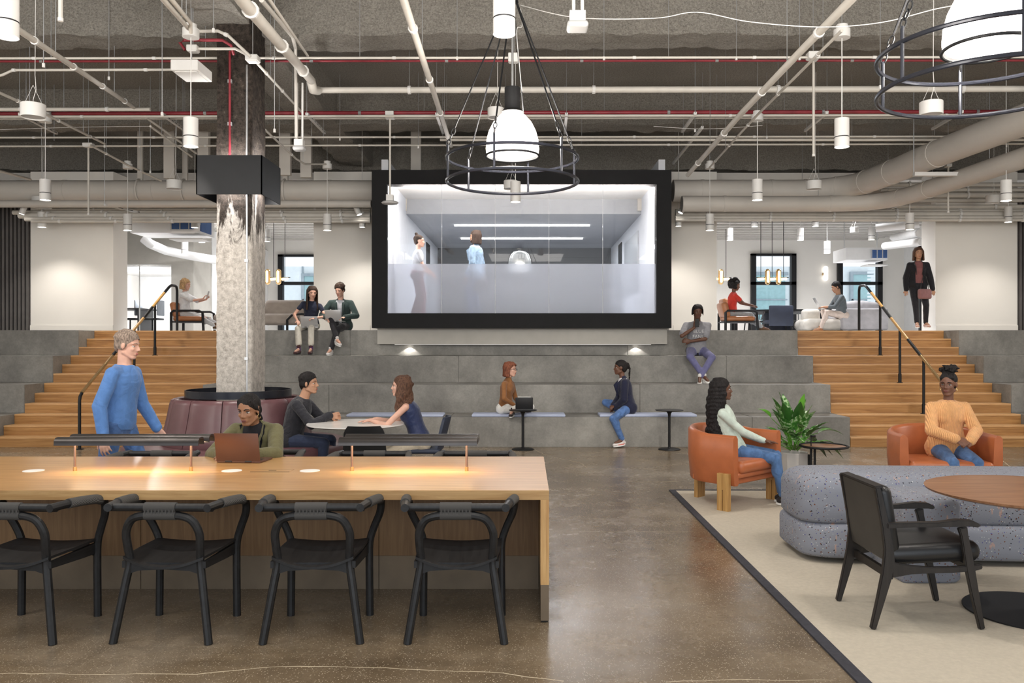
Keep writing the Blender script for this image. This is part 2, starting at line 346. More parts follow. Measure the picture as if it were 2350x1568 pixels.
# handrails
def handrail(sx,label):
    X=6.87 if sx<0 else 6.55; t=thing('stair_handrail',label,'handrail',(sx*X,d1,0))
    top=16.12; zt=ZP+.86; yb=12.60; zb=.83
    dirv=V((0,top-.35-yb,0)); 
    def zr(y): return zb+(zt-zb)*(y-yb)/(top-.32-yb)
    a=[(0,yb-d1,0),(0,yb-d1,zb-.08),(0,yb-d1+.015,zb-.02),(0,yb-d1+.06,zb+.03)]
    MB().tube(a,.024,10).build('bottom_post',M['black'],t)
    ys=[yb+.06,yb+1.0,yb+1.45,yb+2.1,yb+2.45,yb+2.95,top-.36]
    mats=['brass','black','stairrail','black','stairrail','black'] 
    M.setdefault('stairrail',simple('honey_oak_grip',(.62,.36,.12),.35))
    for i in range(6):
        MB().cyl((0,ys[i]-d1,zr(ys[i])),(0,ys[i+1]-d1,zr(ys[i+1])),.025 if mats[i]!='black' else .026,12).build('rail_grip' if mats[i]!='black' else 'rail_section',M[mats[i]],t,label={'brass':'brass lower rail section','stairrail':'honey oak rail grip'}.get(mats[i]))
    q=top-.36; z=zr(q)
    MB().tube([(0,q-d1,z),(0,q-d1+.1,z+.04),(0,top-.1-d1,z+.045),(0,top-.03-d1,z+.03),(0,top-d1,z-.04),(0,top-d1,ZP)],.025,10).build('top_bend',M['black'],t)
    for y,k in ((13.50,3),(14.36,6),(15.16,9)):
        if sx<0 and k==3: continue
        MB().cyl((0,y-d1,k*R_),(0,y-d1,zr(y)-.02),.022,10).cyl((0,y-d1,k*R_),(0,y-d1,k*R_+.16),.028,10).cyl((0,y-d1,k*R_),(0,y-d1,k*R_+.01),.05,12).build('post',M['black'],t)
    if sx<0: MB().cyl((0,yb-d1,0),(0,yb-d1,.012),.06,14).build('base_plate',M['black'],t)
handrail(-1,'black and brass stair handrail on the left staircase behind the walking man')
handrail(1,'black stair handrail with oak grips on the right staircase')
# walls around the platform
WD=17.0
def wall(name,x0,x1,y0,y1,z0,z1,mat,label): return S(name,MB().bb(x0,x1,y0,y1,z0,z1),mat,label)
xa=lambda px,d:(px-VX)*d/F
wall('wall_back_1',xa(70,WD),xa(260,WD),WD,WD+.6,ZP,5.2,M['plaster'],'warm white wall pier left of the left opening')
wall('wall_back_2',xa(720,WD),xa(870,WD),WD,WD+.6,ZP,5.2,M['plaster'],'warm white wall behind the couple with laptops')
wall('wall_back_3',xa(1535,WD),xa(1645,WD),WD,WD+.6,ZP,5.2,M['plaster'],'warm white wall right of the black framed room')
wall('wall_back_4',xa(2147,WD),xa(2335,WD),WD,WD+.6,ZP,5.2,M['plaster'],'warm white wall pier at far right')
for i,(a,b) in enumerate(((70,260),(720,850),(1545,1645),(2147,2335))):
    S('baseboard_%d'%(i+1),MB().bb(xa(a,WD),xa(b,WD),WD-.02,WD,ZP,ZP+.13),M['plaster'])
wall('wall_left',-11.7,-11.5,-6,30,0,6.2,M['plaster'],'left side wall of the hall'); wall('wall_right',11.5,11.7,-6,17.6,0,6.2,M['plaster'],'right side wall of the hall')
# slat walls
def slatwall(x0,x1,label,n):
    t=thing('slat_wall',label,'slat wall',((x0+x1)/2,WD,ZP)); w=x1-x0
    MB().box((0,.06,1.45),(w,.03,2.9)).build('backing',M['slatback'],t)
    for i in range(n): MB().box((-w/2+(i+.5)*w/n,0,1.45),(w/n*.56,.07,2.9)).build('slat',M['slat'],t)
slatwall(xa(-60,WD),xa(69,WD),'wall of dark vertical slats at the left edge',14); slatwall(xa(2336,WD),xa(2400,WD),'wall of dark vertical slats at the right edge',7)
# ceiling slab and beams, rough sprayed surface (real relief on the lips, fine relief in the material)
def rough(name,x0,x1,y0,y1,z0,z1,label,amp=.035,st=.09,skew=0):
    b=bmesh.new(); nx=max(2,int((x1-x0)/st)); ny=max(2,int((y1-y0)/st)); nz=max(2,int((z1-z0)/st))
    m=MB()
    def grid(f,nu,nv):
        vs=[f(i/nu,j/nv) for i in range(nu+1) for j in range(nv+1)]; m.add(vs,[(i*(nv+1)+j,(i+1)*(nv+1)+j,(i+1)*(nv+1)+j+1,i*(nv+1)+j+1) for i in range(nu) for j in range(nv)])
    L=lambda a,b_,t:a+(b_-a)*t
    grid(lambda u,v:V((L(x0,x1,u),L(y0,y1,v),z0)),nx,ny)
    grid(lambda u,v:V((L(x0,x1,u),y0,L(z0,z1,v))),nx,nz); grid(lambda u,v:V((L(x0,x1,u),y1,L(z0,z1,v))),nx,nz)
    grid(lambda u,v:V((x0,L(y0,y1,u),L(z0,z1,v))),ny,nz); grid(lambda u,v:V((x1,L(y0,y1,u),L(z0,z1,v))),ny,nz)
    vs=[]
    for p in m.v:
        p=V(p); n=noise.noise_vector(p*1.3)*amp*.75+noise.noise_vector(p*7)*amp*.75; k=1 if p.z<z1-.02 else 0
        # round the lower corners
        vs.append(tuple(p+n*k))
    m.v=vs; o=m.build(name,M['ceil'],kind='structure',label=label,smooth=80)
    return o
ZB=5.4;ZS=6.0
S('ceiling',MB().bb(-11.6,11.6,-6,20.5,ZS,ZS+.2),M['ceil'],'rough sprayed concrete ceiling slab')
for i,(y,lab) in enumerate(((10.0,'nearest'),(14.07,'middle'),(17.75,'farthest'))):
    rough('ceiling_beam_%d'%(i+1),-11.6,11.6,y,y+.5,ZB,ZS+.02,'rough sprayed cross beam of the ceiling, the %s one'%lab,amp=.045)
rough('ceiling_beam_4',-3.9,-3.25,-2,17.3,ZB+.0,ZS+.02,'rough sprayed beam running away from the camera over the old column',amp=.04)
for x in (-9.8,1.0,6.0): pass
# old column
cx=-3.44
def column():
    t=thing('concrete_column','weathered old concrete column with charred black upper part','column',(cx,9.62,0))
    a=MB(); w=.195; dp=.50; c=.02
    st=.07
    m=MB(); per=[(-w,0),(w-.0,0),(w+.02,.03),(w+.02,dp),(-w,dp)]
    # fine perimeter
    pts=[]
    for (p,q) in zip(per,per[1:]+per[:1]):
        L=math.hypot(q[0]-p[0],q[1]-p[1]); n=max(1,int(L/.045)); pts+=[(p[0]+(q[0]-p[0])*i/n,p[1]+(q[1]-p[1])*i/n) for i in range(n)]
    nz=110; N=len(pts); vs=[]
    for i in range(nz+1):
        z=5.45*i/nz
        for x,y in pts:
            v=V((x,y,z)); e=noise.noise_vector(V((x*3,y*3,z*2.2)))*.010+noise.noise_vector(v*14)*.006; vs.append(v+e)
    m.add(vs,[(i*N+j,i*N+(j+1)%N,(i+1)*N+(j+1)%N,(i+1)*N+j) for i in range(nz) for j in range(N)])
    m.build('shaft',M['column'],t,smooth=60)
    MB().cyl((.16,-.0,0.9),(.16,-.0,4.9),.012,8).build('conduit',M['galv'],t)
    MB().cyl((-.03,-.03,3.75),(-.03,-.03,5.05),.014,8).build('fire_alarm_conduit',M['red'],t,label='thin red conduit on the charred part')
    for z in (4.2,4.7): MB().box((-.03,-.02,z),(.05,.03,.04)).build('conduit_clamp',M['galv'],t)
    for z in (1.0,1.45,2.6): MB().box((.16,-.015,z),(.04,.025,.03)).build('conduit_clamp',M['galv'],t)
column()
# black light box collar on the column
def collar():
    z0=P(0,446,9.5).z; z1=P(0,356,9.5).z
    t=thing('column_light_collar','black steel box collar around the old column, lit from inside','light',(cx,9.86,z0))
    h=z1-z0; wx=.44+.06; 
    xl=xa(450,9.5)-cx; xr=xa(601,9.5)-cx
    MB().bb(xl,xr,-.36,-.345,0,h).build('front_panel',M['black'],t)
    MB().add([(xr,-.36,0),(xr,-.36,h),(xr,.36,h),(xr,.36,0),(xr-.012,-.36,0),(xr-.012,-.36,h),(xr-.012,.36,h),(xr-.012,.36,0)],[(0,1,2,3),(4,5,6,7),(0,1,5,4),(1,2,6,5),(2,3,7,6),(0,3,7,4)]).build('side_panel',M['black'],t)
    MB().bb(xl,xl+.012,-.36,.36,0,h).build('side_panel',M['black'],t); MB().bb(xl,xr,.348,.36,0,h).build('back_panel',M['black'],t)
    for x,y in ((0,-.31),(0,.31),(xl+.06,0),(xr-.06,0)):
        MB().box((x,y,h/2),(.2 if x==0 else .05,.05 if x==0 else .3,.03)).build('lamp_tray',M['strip'],t,label='lit lamp strip')
    for dz,e,rx in ((h*.75,13,PI),(h*.25,8,0)):
        for x,y in ((0,-.30),(.30,0)):
            light('AREA',(cx+x,9.86+y*.98,z0+dz),e,(1,.97,.95),.3 if x==0 else .05,(rx,0,0),sy=.05 if x==0 else .3)
collar()
# ---------- black framed meeting room ----------
bd=14.9
X0,X1=xa(853,bd),xa(1541,bd); Z0=P(0,753,bd).z; Z1=P(0,390,bd).z; wx0,wx1=xa(888,bd),xa(1507,bd); wz0,wz1=P(0,719,bd).z,P(0,423,bd).z
t=thing('framed_meeting_room_front','big black metal frame around the glazed meeting room','frame',((X0+X1)/2,bd,Z0)); c0=(X0+X1)/2
for nm,a,b,c,d in (('bottom_panel',X0,X1,Z0,wz0),('top_panel',X0,X1,wz1,Z1),('left_panel',X0,wx0,wz0,wz1),('right_panel',wx1,X1,wz0,wz1)):
    MB().bb(a-c0,b-c0,0,.25,c-Z0,d-Z0).build(nm,M['blackm'],t)
for nm,a,b in (('cheek_panel',X0,X0+.05),('cheek_panel',X1-.05,X1)):
    MB().bb(a-c0,b-c0,.25,2.1,0,Z1-Z0).build(nm,M['blackm'],t)
MB().bb(X0-c0,X1-c0,.25,2.1,0,.04).build('soffit_panel',M['blackm'],t)
# glass panes
gy=bd+.06; fz=P(0,605,bd).z
w1=thing('window_1','five pane glazing of the meeting room, lower half frosted','window',(0,gy,wz0)); del w1['category']; w1['kind']='structure'
pxs=[888,1013,1136,1260,1384,1507]
for a,b in zip(pxs,pxs[1:]):
    x0,x1=xa(a,bd)+.004,xa(b,bd)-.004
    MB().bb(x0,x1,0,.004,fz-wz0,wz1-wz0).build('pane',M['glass'],w1)
    MB().bb(x0,x1,0,.010,0,fz-wz0).build('frosted_pane',M['frost'],w1)
for a in pxs[1:-1]: MB().bb(xa(a,bd)-.003,xa(a,bd)+.003,-.002,.012,0,wz1-wz0).build('joint',M['white'],w1)
# room shell
rz=P(0,492,17.3).z; rb=23.4; fl2=wz0-.1; rw=2.53
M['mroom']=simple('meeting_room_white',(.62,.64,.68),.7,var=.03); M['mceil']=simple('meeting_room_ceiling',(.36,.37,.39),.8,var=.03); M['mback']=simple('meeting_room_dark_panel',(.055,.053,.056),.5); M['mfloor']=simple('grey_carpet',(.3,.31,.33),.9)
S('floor_meeting_room',MB().bb(-rw-.1,rw+.1,bd+.3,rb,fl2-.1,fl2),M['mfloor'],'grey floor of the meeting room')
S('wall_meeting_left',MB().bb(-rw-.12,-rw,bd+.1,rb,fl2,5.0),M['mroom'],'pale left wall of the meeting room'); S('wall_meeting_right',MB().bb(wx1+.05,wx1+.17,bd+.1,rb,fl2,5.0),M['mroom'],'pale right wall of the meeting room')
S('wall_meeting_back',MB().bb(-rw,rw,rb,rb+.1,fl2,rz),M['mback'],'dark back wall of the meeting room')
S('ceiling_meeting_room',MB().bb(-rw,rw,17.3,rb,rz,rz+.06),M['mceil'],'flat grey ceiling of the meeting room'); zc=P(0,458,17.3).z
S('trim_2',MB().bb(-rw,rw,17.26,17.3,rz,zc),M['mceil'],'ceiling bulkhead of the meeting room')
S('ceiling_cove',MB().bb(-rw,rw,bd+.25,17.3,zc,zc+.08),M['plaster'],'brightly lit higher ceiling strip just behind the glass')
S('trim_3',MB().bb(-rw,-rw+.02,20.7,21.4,fl2,4.2).bb(wx1+.03,wx1+.05,20.7,21.4,fl2,4.2),M['black'],'black door openings of the meeting room')
S('trim_4',MB().bb(wx1+.02,wx1+.045,17.6,20.0,fl2+.7,rz-.3),simple('whiteboard',(.42,.44,.47),.3,var=.02),'grey pin board on the right wall')
S('trim_6',MB().bb(-2.3,2.3,rb-.03,rb,P(0,592,rb).z,P(0,590,rb).z).bb(-2.0,2.0,rb-.04,rb,P(0,604,rb).z,P(0,597,rb).z),M['darkwall'],'cabinet line on the back wall')
for i,(a,b,py) in enumerate(((1043,1353,516),(1058,1337,546))):
    d=F*(rz-H)/(VY-py)
    o=MB().bb(xa(a,d),xa(b,d),d-.04,d+.04,rz-.03,rz).build('linear_ceiling_light',M['strip2'] if 'strip2' in M else M.setdefault('strip2',emit('linear_glow',(1,1,1),9)),label='thin white light line on the meeting room ceiling, the %s one'%('nearer' if i==0 else 'farther'),cat='ceiling light')
    light('AREA',(0,d,rz-.05),75,(.95,.97,1),3,(0,0,0),sy=.1)
light('AREA',(0,bd+.5,zc-.25),260,(1,.93,.88),4.6,(PI,0,0),sy=.3)
light('AREA',(0,bd+.55,zc-.02),60,(.95,.97,1),4.6,(0,0,0),sy=.4)
for x in (-1,1): light('AREA',(x*2.35,bd+.9,3.4),8,(.9,.93,1),.08,(0,PI/2*x,0),sy=2)
# glass dome lamp in the meeting room
t=thing('glass_dome_lamp','clear ribbed glass dome lamp seen above the frosted band','lamp',(P(1193,660,18.5).x,18.5,fl2)); dz_=P(1193,660,18.5).z-fl2; 
M['domeglass']=simple('silvered_glass',(.55,.57,.56),.15,.6,var=.1)
MB().lathe([(.27,.34+dz_),(.275,.45+dz_),(.25,.62+dz_),(.2,.74+dz_),(.13,.81+dz_),(.02,.83+dz_)],seg=28,cap=False).build('dome',M['domeglass'],t); MB().lathe([(.02,.0),(.16,.0),(.16,.34+dz_),(.275,.34+dz_)],seg=24,cap=False).build('base',M['darkwall'],t)
MB().tube([(-.24,0,.3+dz_),(-.22,0,.6+dz_),(-.15,0,.78+dz_)],.006,6).build('cord',M['black'],t)
# beige plinth under the box and its downlights
pz=P(0,790,15.2).z
o=S('trim_5',MB().bb(xa(866,15.2),xa(1531,15.2),15.2,15.9,1.62,Z0),M['beige'],'beige soffit hanging below the black frame')
for px in (936,1463):
    p=P(px,790,15.1); x=p.x
    light('SPOT',(x,15.285,1.60),7,(1,.95,.9),.006,(0,0,0),spot=112,blend=.12)
    MB().cyl((x,15.285,1.609),(x,15.285,1.622),.03,16).build('recessed_downlight',M['lamp'],label='small recessed downlight under the beige soffit at its %s end'%('left' if px<1000 else 'right'),cat='light')
MB().bb(xa(906,15.2),xa(1531,15.2)-.3,15.19,15.21,1.605,1.62).build('shadow_gap_strip',M['fix'],label='thin pale metal strip along the bottom of the beige soffit',cat='trim')
# ---------- rooms behind ----------
far=27.0
S('wall_far_1',MB().bb(xa(1560,far),xa(1722,far),far,far+.3,ZP,5.2).bb(xa(1825,far),xa(1920,far),far,far+.3,ZP,5.2).bb(xa(2022,far),12.6,far,far+.3,ZP,5.2).bb(xa(1722,far),xa(1825,far),far,far+.3,P(0,583,far).z,5.2).bb(xa(1920,far),xa(2022,far),far,far+.3,P(0,590,far).z,5.2),M['plaster'],'far white wall with tall windows, right room')
S('wall_far_2',MB().bb(-12.6,xa(640,far),far,far+.3,ZP,5.2).bb(xa(735,far),-3.2,far,far+.3,ZP,5.2).bb(xa(640,far),xa(735,far),far,far+.3,P(0,585,far).z,5.2),M['plaster'],'far white wall with a tall window, left room')
S('wall_inner_1',MB().bb(-3.3,-3.15,17.6,far,ZP,5.2),M['plaster'],'partition right of the left room'); S('wall_inner_2',MB().bb(2.9,3.05,17.6,far,ZP,5.2),M['plaster'],'partition left of the right room')
S('wall_inner_3',MB().bb(12.45,12.6,17.6,far,ZP,5.2),M['white'],'white side wall of the right room')
def win(name,a,b,top,d,label):
    x0,x1=xa(a,d),xa(b,d); zt=P(0,top,d).z; t=thing(name,label,'window',((x0+x1)/2,d-.05,ZP)); del t['category']; t['kind']='structure'
    w=(x1-x0)/2; h=zt-ZP
    for nm,q in (('frame',(-w,-w+.16,0,h)),('frame',(w-.16,w,0,h)),('frame',(-w,w,h-.07,h)),('mullion',(-w,w,P(0,651,d).z-ZP-.05,P(0,651,d).z-ZP+.05)),('sill',(-w,w,0,.12))):
        MB().bb(q[0],q[1],-.08,.12,q[2],q[3]).build(nm,M['black'],t)
    MB().bb(-w+.16,w-.16,.02,.03,.12,h-.07).build('pane',M['glass'],t)
win('window_2',1722,1825,583,far,'tall black framed window behind the round table'); win('window_3',1920,2022,590,far,'tall black framed window behind the light sofa'); win('window_4',640,735,585,far,'tall black framed window behind the grey sofa, left room')
# outside facade
M['facade']=simple('pale_metal_facade',(.72,.78,.8),.5,var=.04); M['teal']=simple('teal_glass_facade',(.30,.48,.50),.3,var=.08); M['fframe']=simple('slate_frame',(.28,.34,.38),.5)
t=thing('building_outside','pale building with teal windows seen through the tall windows','building',(0,40,0))
MB().bb(-22,24,2,2.4,-3,5.6).build('wall',M['facade'],t)
for i in range(18): MB().bb(-21.5+i*2.5,-21.42+i*2.5,1.94,2,-3,5.6).build('panel_joint',M['fframe'],t)
for (a,b,tp,bt) in ((1733,1800,632,760),(1955,1995,631,760),(700,720,635,800)):
    x0,x1=xa(a,42),xa(b,42); MB().bb(x0,x1,1.85,1.98,H-(bt-VY)*42/F,H-(tp-VY)*42/F).build('window',M['teal'],t); MB().bb(x0-.1,x1+.1,1.8,1.86,H-(690-VY)*42/F,H-(687-VY)*42/F).bb(x0-.15,x0,1.8,1.95,H-(bt-VY)*42/F,H-(tp-VY)*42/F).bb(x0-.15,x1+.15,1.8,1.95,H-(tp-VY)*42/F,H-(tp-VY)*42/F+.15).build('window_frame',M['fframe'],t)
for i in range(22): 
    z=1.9+i*.16; MB().box((xa(2003,38),-2.0,z),(.5,.05,.09)).build('louver',M['facade'],t)
# annex ceiling with ribs
M['deck']=simple('painted_deck',(.5,.48,.45),.6,var=.04)
S('ceiling_left_room',MB().bb(-12.6,-3.2,17.6,far,5.15,5.3),M['deck'],'ribbed white ceiling of the left room'); S('ceiling_right_room',MB().bb(2.9,12.6,17.6,far,5.15,5.3),M['deck'],'ribbed white ceiling of the right room')
for nm,x0,x1 in (('left',-12.0,-3.3),('right',3.05,11.4)):
    t=thing('ceiling_rib_set','row of painted ribs under the %s room ceiling'%nm,'ceiling ribs',((x0+x1)/2,20,5.15))
    for i in range(17): MB().box((0,-1.8+i*.52,-.08),(x1-x0,.17,.16)).build('rib',M['deck'],t,bevel=.03)
# left room: glazed office, pier, doors
ld=21.0
S('wall_office_1',MB().bb(-12.6,xa(393,ld),ld,ld+.15,P(0,608,ld).z,5.15).bb(xa(393,ld),xa(444,ld),ld,ld+1.2,ZP,5.15),M['beige'],'beige wall above the glazed office in the left room')
S('wall_office_2',MB().bb(xa(444,ld)-.02,xa(444,ld)+.02,ld+1.2,far,ZP,4.7),M['white'],'white wall with grey doors in the left room')
S('wall_office_3',MB().bb(-12.6,xa(393,ld),24.4,24.5,ZP,4.6),M['white'],'white back wall of the glazed office')
S('ceiling_office',MB().bb(-12.6,xa(393,ld),ld+.2,24.4,P(0,612,ld).z+.02,P(0,612,ld).z+.1),M['fix'],'flat ceiling of the glazed office')
w=thing('window_5','clear glass front of the small office at left','window',(0,ld+.05,ZP)); del w['category']; w['kind']='structure'
for a,b in ((240,318),(318,393)): MB().bb(xa(a,ld)+.004,xa(b,ld)-.004,0,.01,0,P(0,608,ld).z-ZP).build('pane',M['glass'],w)
for a in (318,): MB().bb(xa(a,ld)-.01,xa(a,ld)+.01,-.01,.02,0,P(0,608,ld).z-ZP).build('joint',M['fix'],w)
for i,(a,b,c) in enumerate(((285,312,620),(358,393,617))):
    MB().box(P((a+b)/2,c,22.6),(.5,.08,.03),Matrix.Rotation(.4*(-1),3,'Z')).build('office_light_strip',M['strip2'],label='glowing light strip on the glazed office ceiling, %s one'%('left' if i==0 else 'right'),cat='ceiling light')
for i,(a,b,dd) in enumerate(((458,482,22.6),(488,500,24.8))):
    o=MB().bb(xa(a,dd),xa(b,dd),dd,dd+.08,ZP,P(0,626,dd).z).build('door_%d'%(i+1),M['doorgrey'] if 'doorgrey' in M else M.setdefault('doorgrey',simple('grey_door',(.33,.34,.35),.4,var=.03)),kind='structure',label='grey office door behind the seated woman with the phone')
    MB().cyl((xa(a+3,dd),dd-.04,ZP+.6),(xa(a+3,dd),dd-.04,ZP+1.3),.015,8).build('door_handle',M['black'],o)
    MB().bb(xa(a,dd)-.05,xa(a,dd),dd-.03,dd+.1,ZP,P(0,622,dd).z).bb(xa(b,dd),xa(b,dd)+.08,dd-.03,dd+.1,ZP,P(0,622,dd).z).build('door_frame',M['black'],o)
S('wall_right_door',MB().bb(xa(2112,20.5),xa(2116,20.5),20.5,20.6,ZP,P(0,548,20.5).z),M['black'],'dark door edge beside the walking woman')
# ================= FURNITURE =================
# long oak table
tf=4.76; tz=.769; tx=.133; tb=6.2
t=thing('communal_table','long oak waterfall table with bar lamps on it','table',(-2.2,(tf+tb)/2,0)); ox,oy=-2.2,(tf+tb)/2
xl=-4.75
MB().bb(xl-ox,tx-ox,tf-oy+.004,tb-oy,tz-.055,tz).build('tabletop',M['oak'],t,bevel=.003)
MB().bb(xl-ox,tx-ox-.0,tf-oy,tf-oy+.004,tz-.055,tz-.001).build('front_edge',M['oakedge'],t)
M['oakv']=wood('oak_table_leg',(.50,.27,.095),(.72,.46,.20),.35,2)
for x in (xl,tx-.05): MB().bb(x-ox,x+.05-ox,tf-oy,tb-oy,.22,tz-.055).build('end_panel',M['oakv'],t); MB().bb(x-ox+.001,x+.049-ox,tf-oy,tb-oy,.012,.22).build('kick_cladding',M['kick'],t); MB().bb(x+.005-ox,x+.045-ox,tf-oy+.02,tb-oy-.02,0,.012).build('leg_foot',M['black'],t)
js=[xl+.05,-2.55,-.975,tx-.05]
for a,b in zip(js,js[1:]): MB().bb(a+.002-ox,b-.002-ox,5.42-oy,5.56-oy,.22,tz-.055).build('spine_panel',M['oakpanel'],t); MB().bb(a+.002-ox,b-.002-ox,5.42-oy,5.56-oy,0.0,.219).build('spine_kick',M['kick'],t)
M['chg']=simple('white_charger',(.85,.85,.84),.35,var=.02)
for i,(px,w) in enumerate(((77,'at the left edge of the frame'),(532,'in front of the copper laptop'),(711,'right of the copper laptop'))):
    p=P(px,1081,5.5); MB().lathe([(.066,0),(.066,.002)],seg=32).build('wireless_charger',M['chg'],label='white round charging disc set in the oak table %s'%w,cat='charger',group=None).location=(p.x,5.5,tz)
p=P(625,1081,5.5); q=thing('power_box_lid','flush oak power box lid between two white charging discs','power outlet',(p.x,5.5,tz)); MB().bb(-.13,.13,-.055,.055,0,.0015).build('lid',M['oak'],q); MB().bb(-.025,.025,.0,.012,.0014,.0025).build('finger_slot',M['dark'],q)
for s in (-1,1): MB().bb(-.131,.131,s*.055-.001,s*.055+.001,0,.0019).build('lid_joint',M['dark'],q)
# bar lamps
def lamp(x0,x1,posts,label):
    c=(x0+x1)/2; t=thing('table_bar_lamp',label,'table lamp',(c,5.5,tz))
    for yy,sg in ((-.13,-1),(.05,1)):
        z=P(0,1003,5.37).z-tz
        prof=[(yy-.05,z-.052),(yy-.048,z-.02),(yy-.03,z-.004),(yy,z),(yy+.03,z-.004),(yy+.048,z-.02),(yy+.05,z-.052),(yy+.042,z-.052),(yy+.04,z-.024),(yy,z-.010),(yy-.04,z-.024),(yy-.042,z-.052)]
        MB().prism(prof,x0-c,x1-c,'x').build('lamp_bar',M['lampbar'],t,smooth=50)
        MB().bb(x0-c+.03,x1-c-.03,yy-.012,yy+.012,z-.026,z-.020).build('light_strip',M['lampstrip'] if 'lampstrip' in M else M.setdefault('lampstrip',emit('warm_strip',(1,.72,.42),6)),t)
    for x in posts:
        MB().cyl((x-c,0,0),(x-c,0,.215),.008,10).cyl((x-c,-.13,.212),(x-c,.05,.212),.006,8).build('post',M['bronze'],t); MB().cyl((x-c,0,0),(x-c,0,.028),.012,14).build('brass_ferrule',M['brass'],t,label='small brass ferrule')
    light('AREA',(c,5.46,tz+.20),5.6,(1,.76,.50),x1-x0-.06,(0,0,0),sy=.1)
lamp(-3.07,-2.13,(-3.03,-2.25),'graphite double bar lamp on the left part of the oak table'); lamp(-1.22,-.32,(-1.17,-.40),'graphite double bar lamp on the right part of the oak table')
# rope chairs
def rope_chair(label,loc,rz):
    t=thing('rope_armchair',label,'chair',loc,rz)   # faces +Y, origin under the seat centre
    C=M['chair']
    r=.0225
    def sm(pts,n=5):
        out=[]; P_=[V(p) for p in pts]
        for i in range(len(P_)-1):
            a=P_[max(i-1,0)];b=P_[i];c=P_[i+1];d=P_[min(i+2,len(P_)-1)]
            for k in range(n):
                u=k/n; out.append(.5*((2*b)+(c-a)*u+(2*a-5*b+4*c-d)*u*u+(3*b-3*c+d-a)*u**3))
        out.append(P_[-1]); return out
    # rear hoop legs : two legs joined by an arch under the back rail
    for s in (-1,1):
        MB().tube(sm([(s*.262,-.235,0),(s*.215,-.2,.3),(s*.195,-.185,.43),(s*.2,-.2,.52),(s*.20,-.215,.6),(s*.165,-.228,.668),(s*.1,-.235,.693),(0,-.235,.697)]),[r*1.0]*36,10).build('leg',C,t)
        MB().tube(sm([(s*.235,.235,0),(s*.232,.235,.3),(s*.235,.235,.44),(s*.262,.225,.53),(s*.30,.2,.62),(s*.312,.17,.69),(s*.312,.10,.722),(s*.302,-.03,.735),(s*.285,-.16,.742),(s*.27,-.275,.742)]),[r]*46,10).build('leg',C,t)
        MB().tube(sm([(s*.311,.13,.712),(s*.312,.08,.725),(s*.303,-.02,.736),(s*.288,-.14,.7425)]),r+.005,12).build('rope_wrap',M['rope'],t)
    MB().cyl((-.285,-.235,.738),(.285,-.235,.738),r,12).build('back_rail',C,t)
    MB().cyl((-.085,-.235,.738),(.085,-.235,.738),r+.005,14).cyl((-.085,-.235,.697),(.085,-.235,.697),r+.005,14).build('rope_wrap',M['rope'],t)
    m=MB()
    for i in range(9): m.box((-.076+i*.019,-.235-.02,.716),(.007,.012,.03))
    m.build('rope_lashing',M['rope'],t)
    # seat : dished ply
    n=14; vs=[];fs=[]; m=MB()
    for i in range(n+1):
        for j in range(n+1):
            u=-1+2*i/n; v=-1+2*j/n; x=u*.235*(1-.06*max(0,-v)); y=v*.22-(.03*(1-u*u) if v<-.9 else 0)+.01
            z=.465-.028*(1-u*u)*(.6+.4*(v<.2))+.02*(v>.7)*0-.02*max(0,-v)*1.0*(1-u*u); vs.append((x,y,z))
    k=len(vs); vs2=[(x,y,z-.014) for x,y,z in vs]; m.v=vs+vs2
    for i in range(n):
        for j in range(n):
            a=i*(n+1)+j; m.f.append((a,a+1,a+n+2,a+n+1)); m.f.append((k+a,k+a+n+1,k+a+n+2,k+a+1))
    for i in range(n):
        for (a,b) in ((i,i+1),(n*(n+1)+i+1,n*(n+1)+i),((i+1)*(n+1),i*(n+1)),(i*(n+1)+n,(i+1)*(n+1)+n)): m.f.append((a,b,k+b,k+a))
    m.build('seat',C,t,smooth=50)
    for s in (-1,1): MB().prism([(-.2,.437),(.22,.437),(.22,.375),(.1,.38),(-.2,.40)],s*.222-.009,s*.222+.009,'x').build('side_rail',C,t)
    for y,w in ((-.19,.2),(.22,.22)): MB().prism([(-w,.43),(w,.43),(w,.365),(w-.06,.385),(0,.392),(-w+.06,.385),(-w,.365)],y-.009,y+.009,'y').build('apron',C,t)
    return t
c0=rope_chair('black rope armchair at the right end of the near side of the oak table',(-.38,4.66,0),0)
for x,l in ((-1.165,'second black rope armchair from the right on the near side of the oak table'),(-1.967,'third black rope armchair from the right on the near side of the oak table'),(-2.80,'black rope armchair cut by the left edge on the near side of the oak table')):
    dup(c0,(x,4.66,0),{-1.165:.02,-1.967:-.03,-2.80:-.05}[x],l)
for x,l in ((-.40,'black rope chair rail peeking over the far edge near the right table end'),(-1.22,'black rope chair rail peeking over the far edge behind the right bar lamp'),(-2.93,'black rope chair rail peeking over the far edge behind the left bar lamp'),(-2.1,'black rope armchair on which the woman with the copper laptop sits')):
    dup(c0,(x,6.36 if x!=-2.1 else 6.45,0),PI,l)
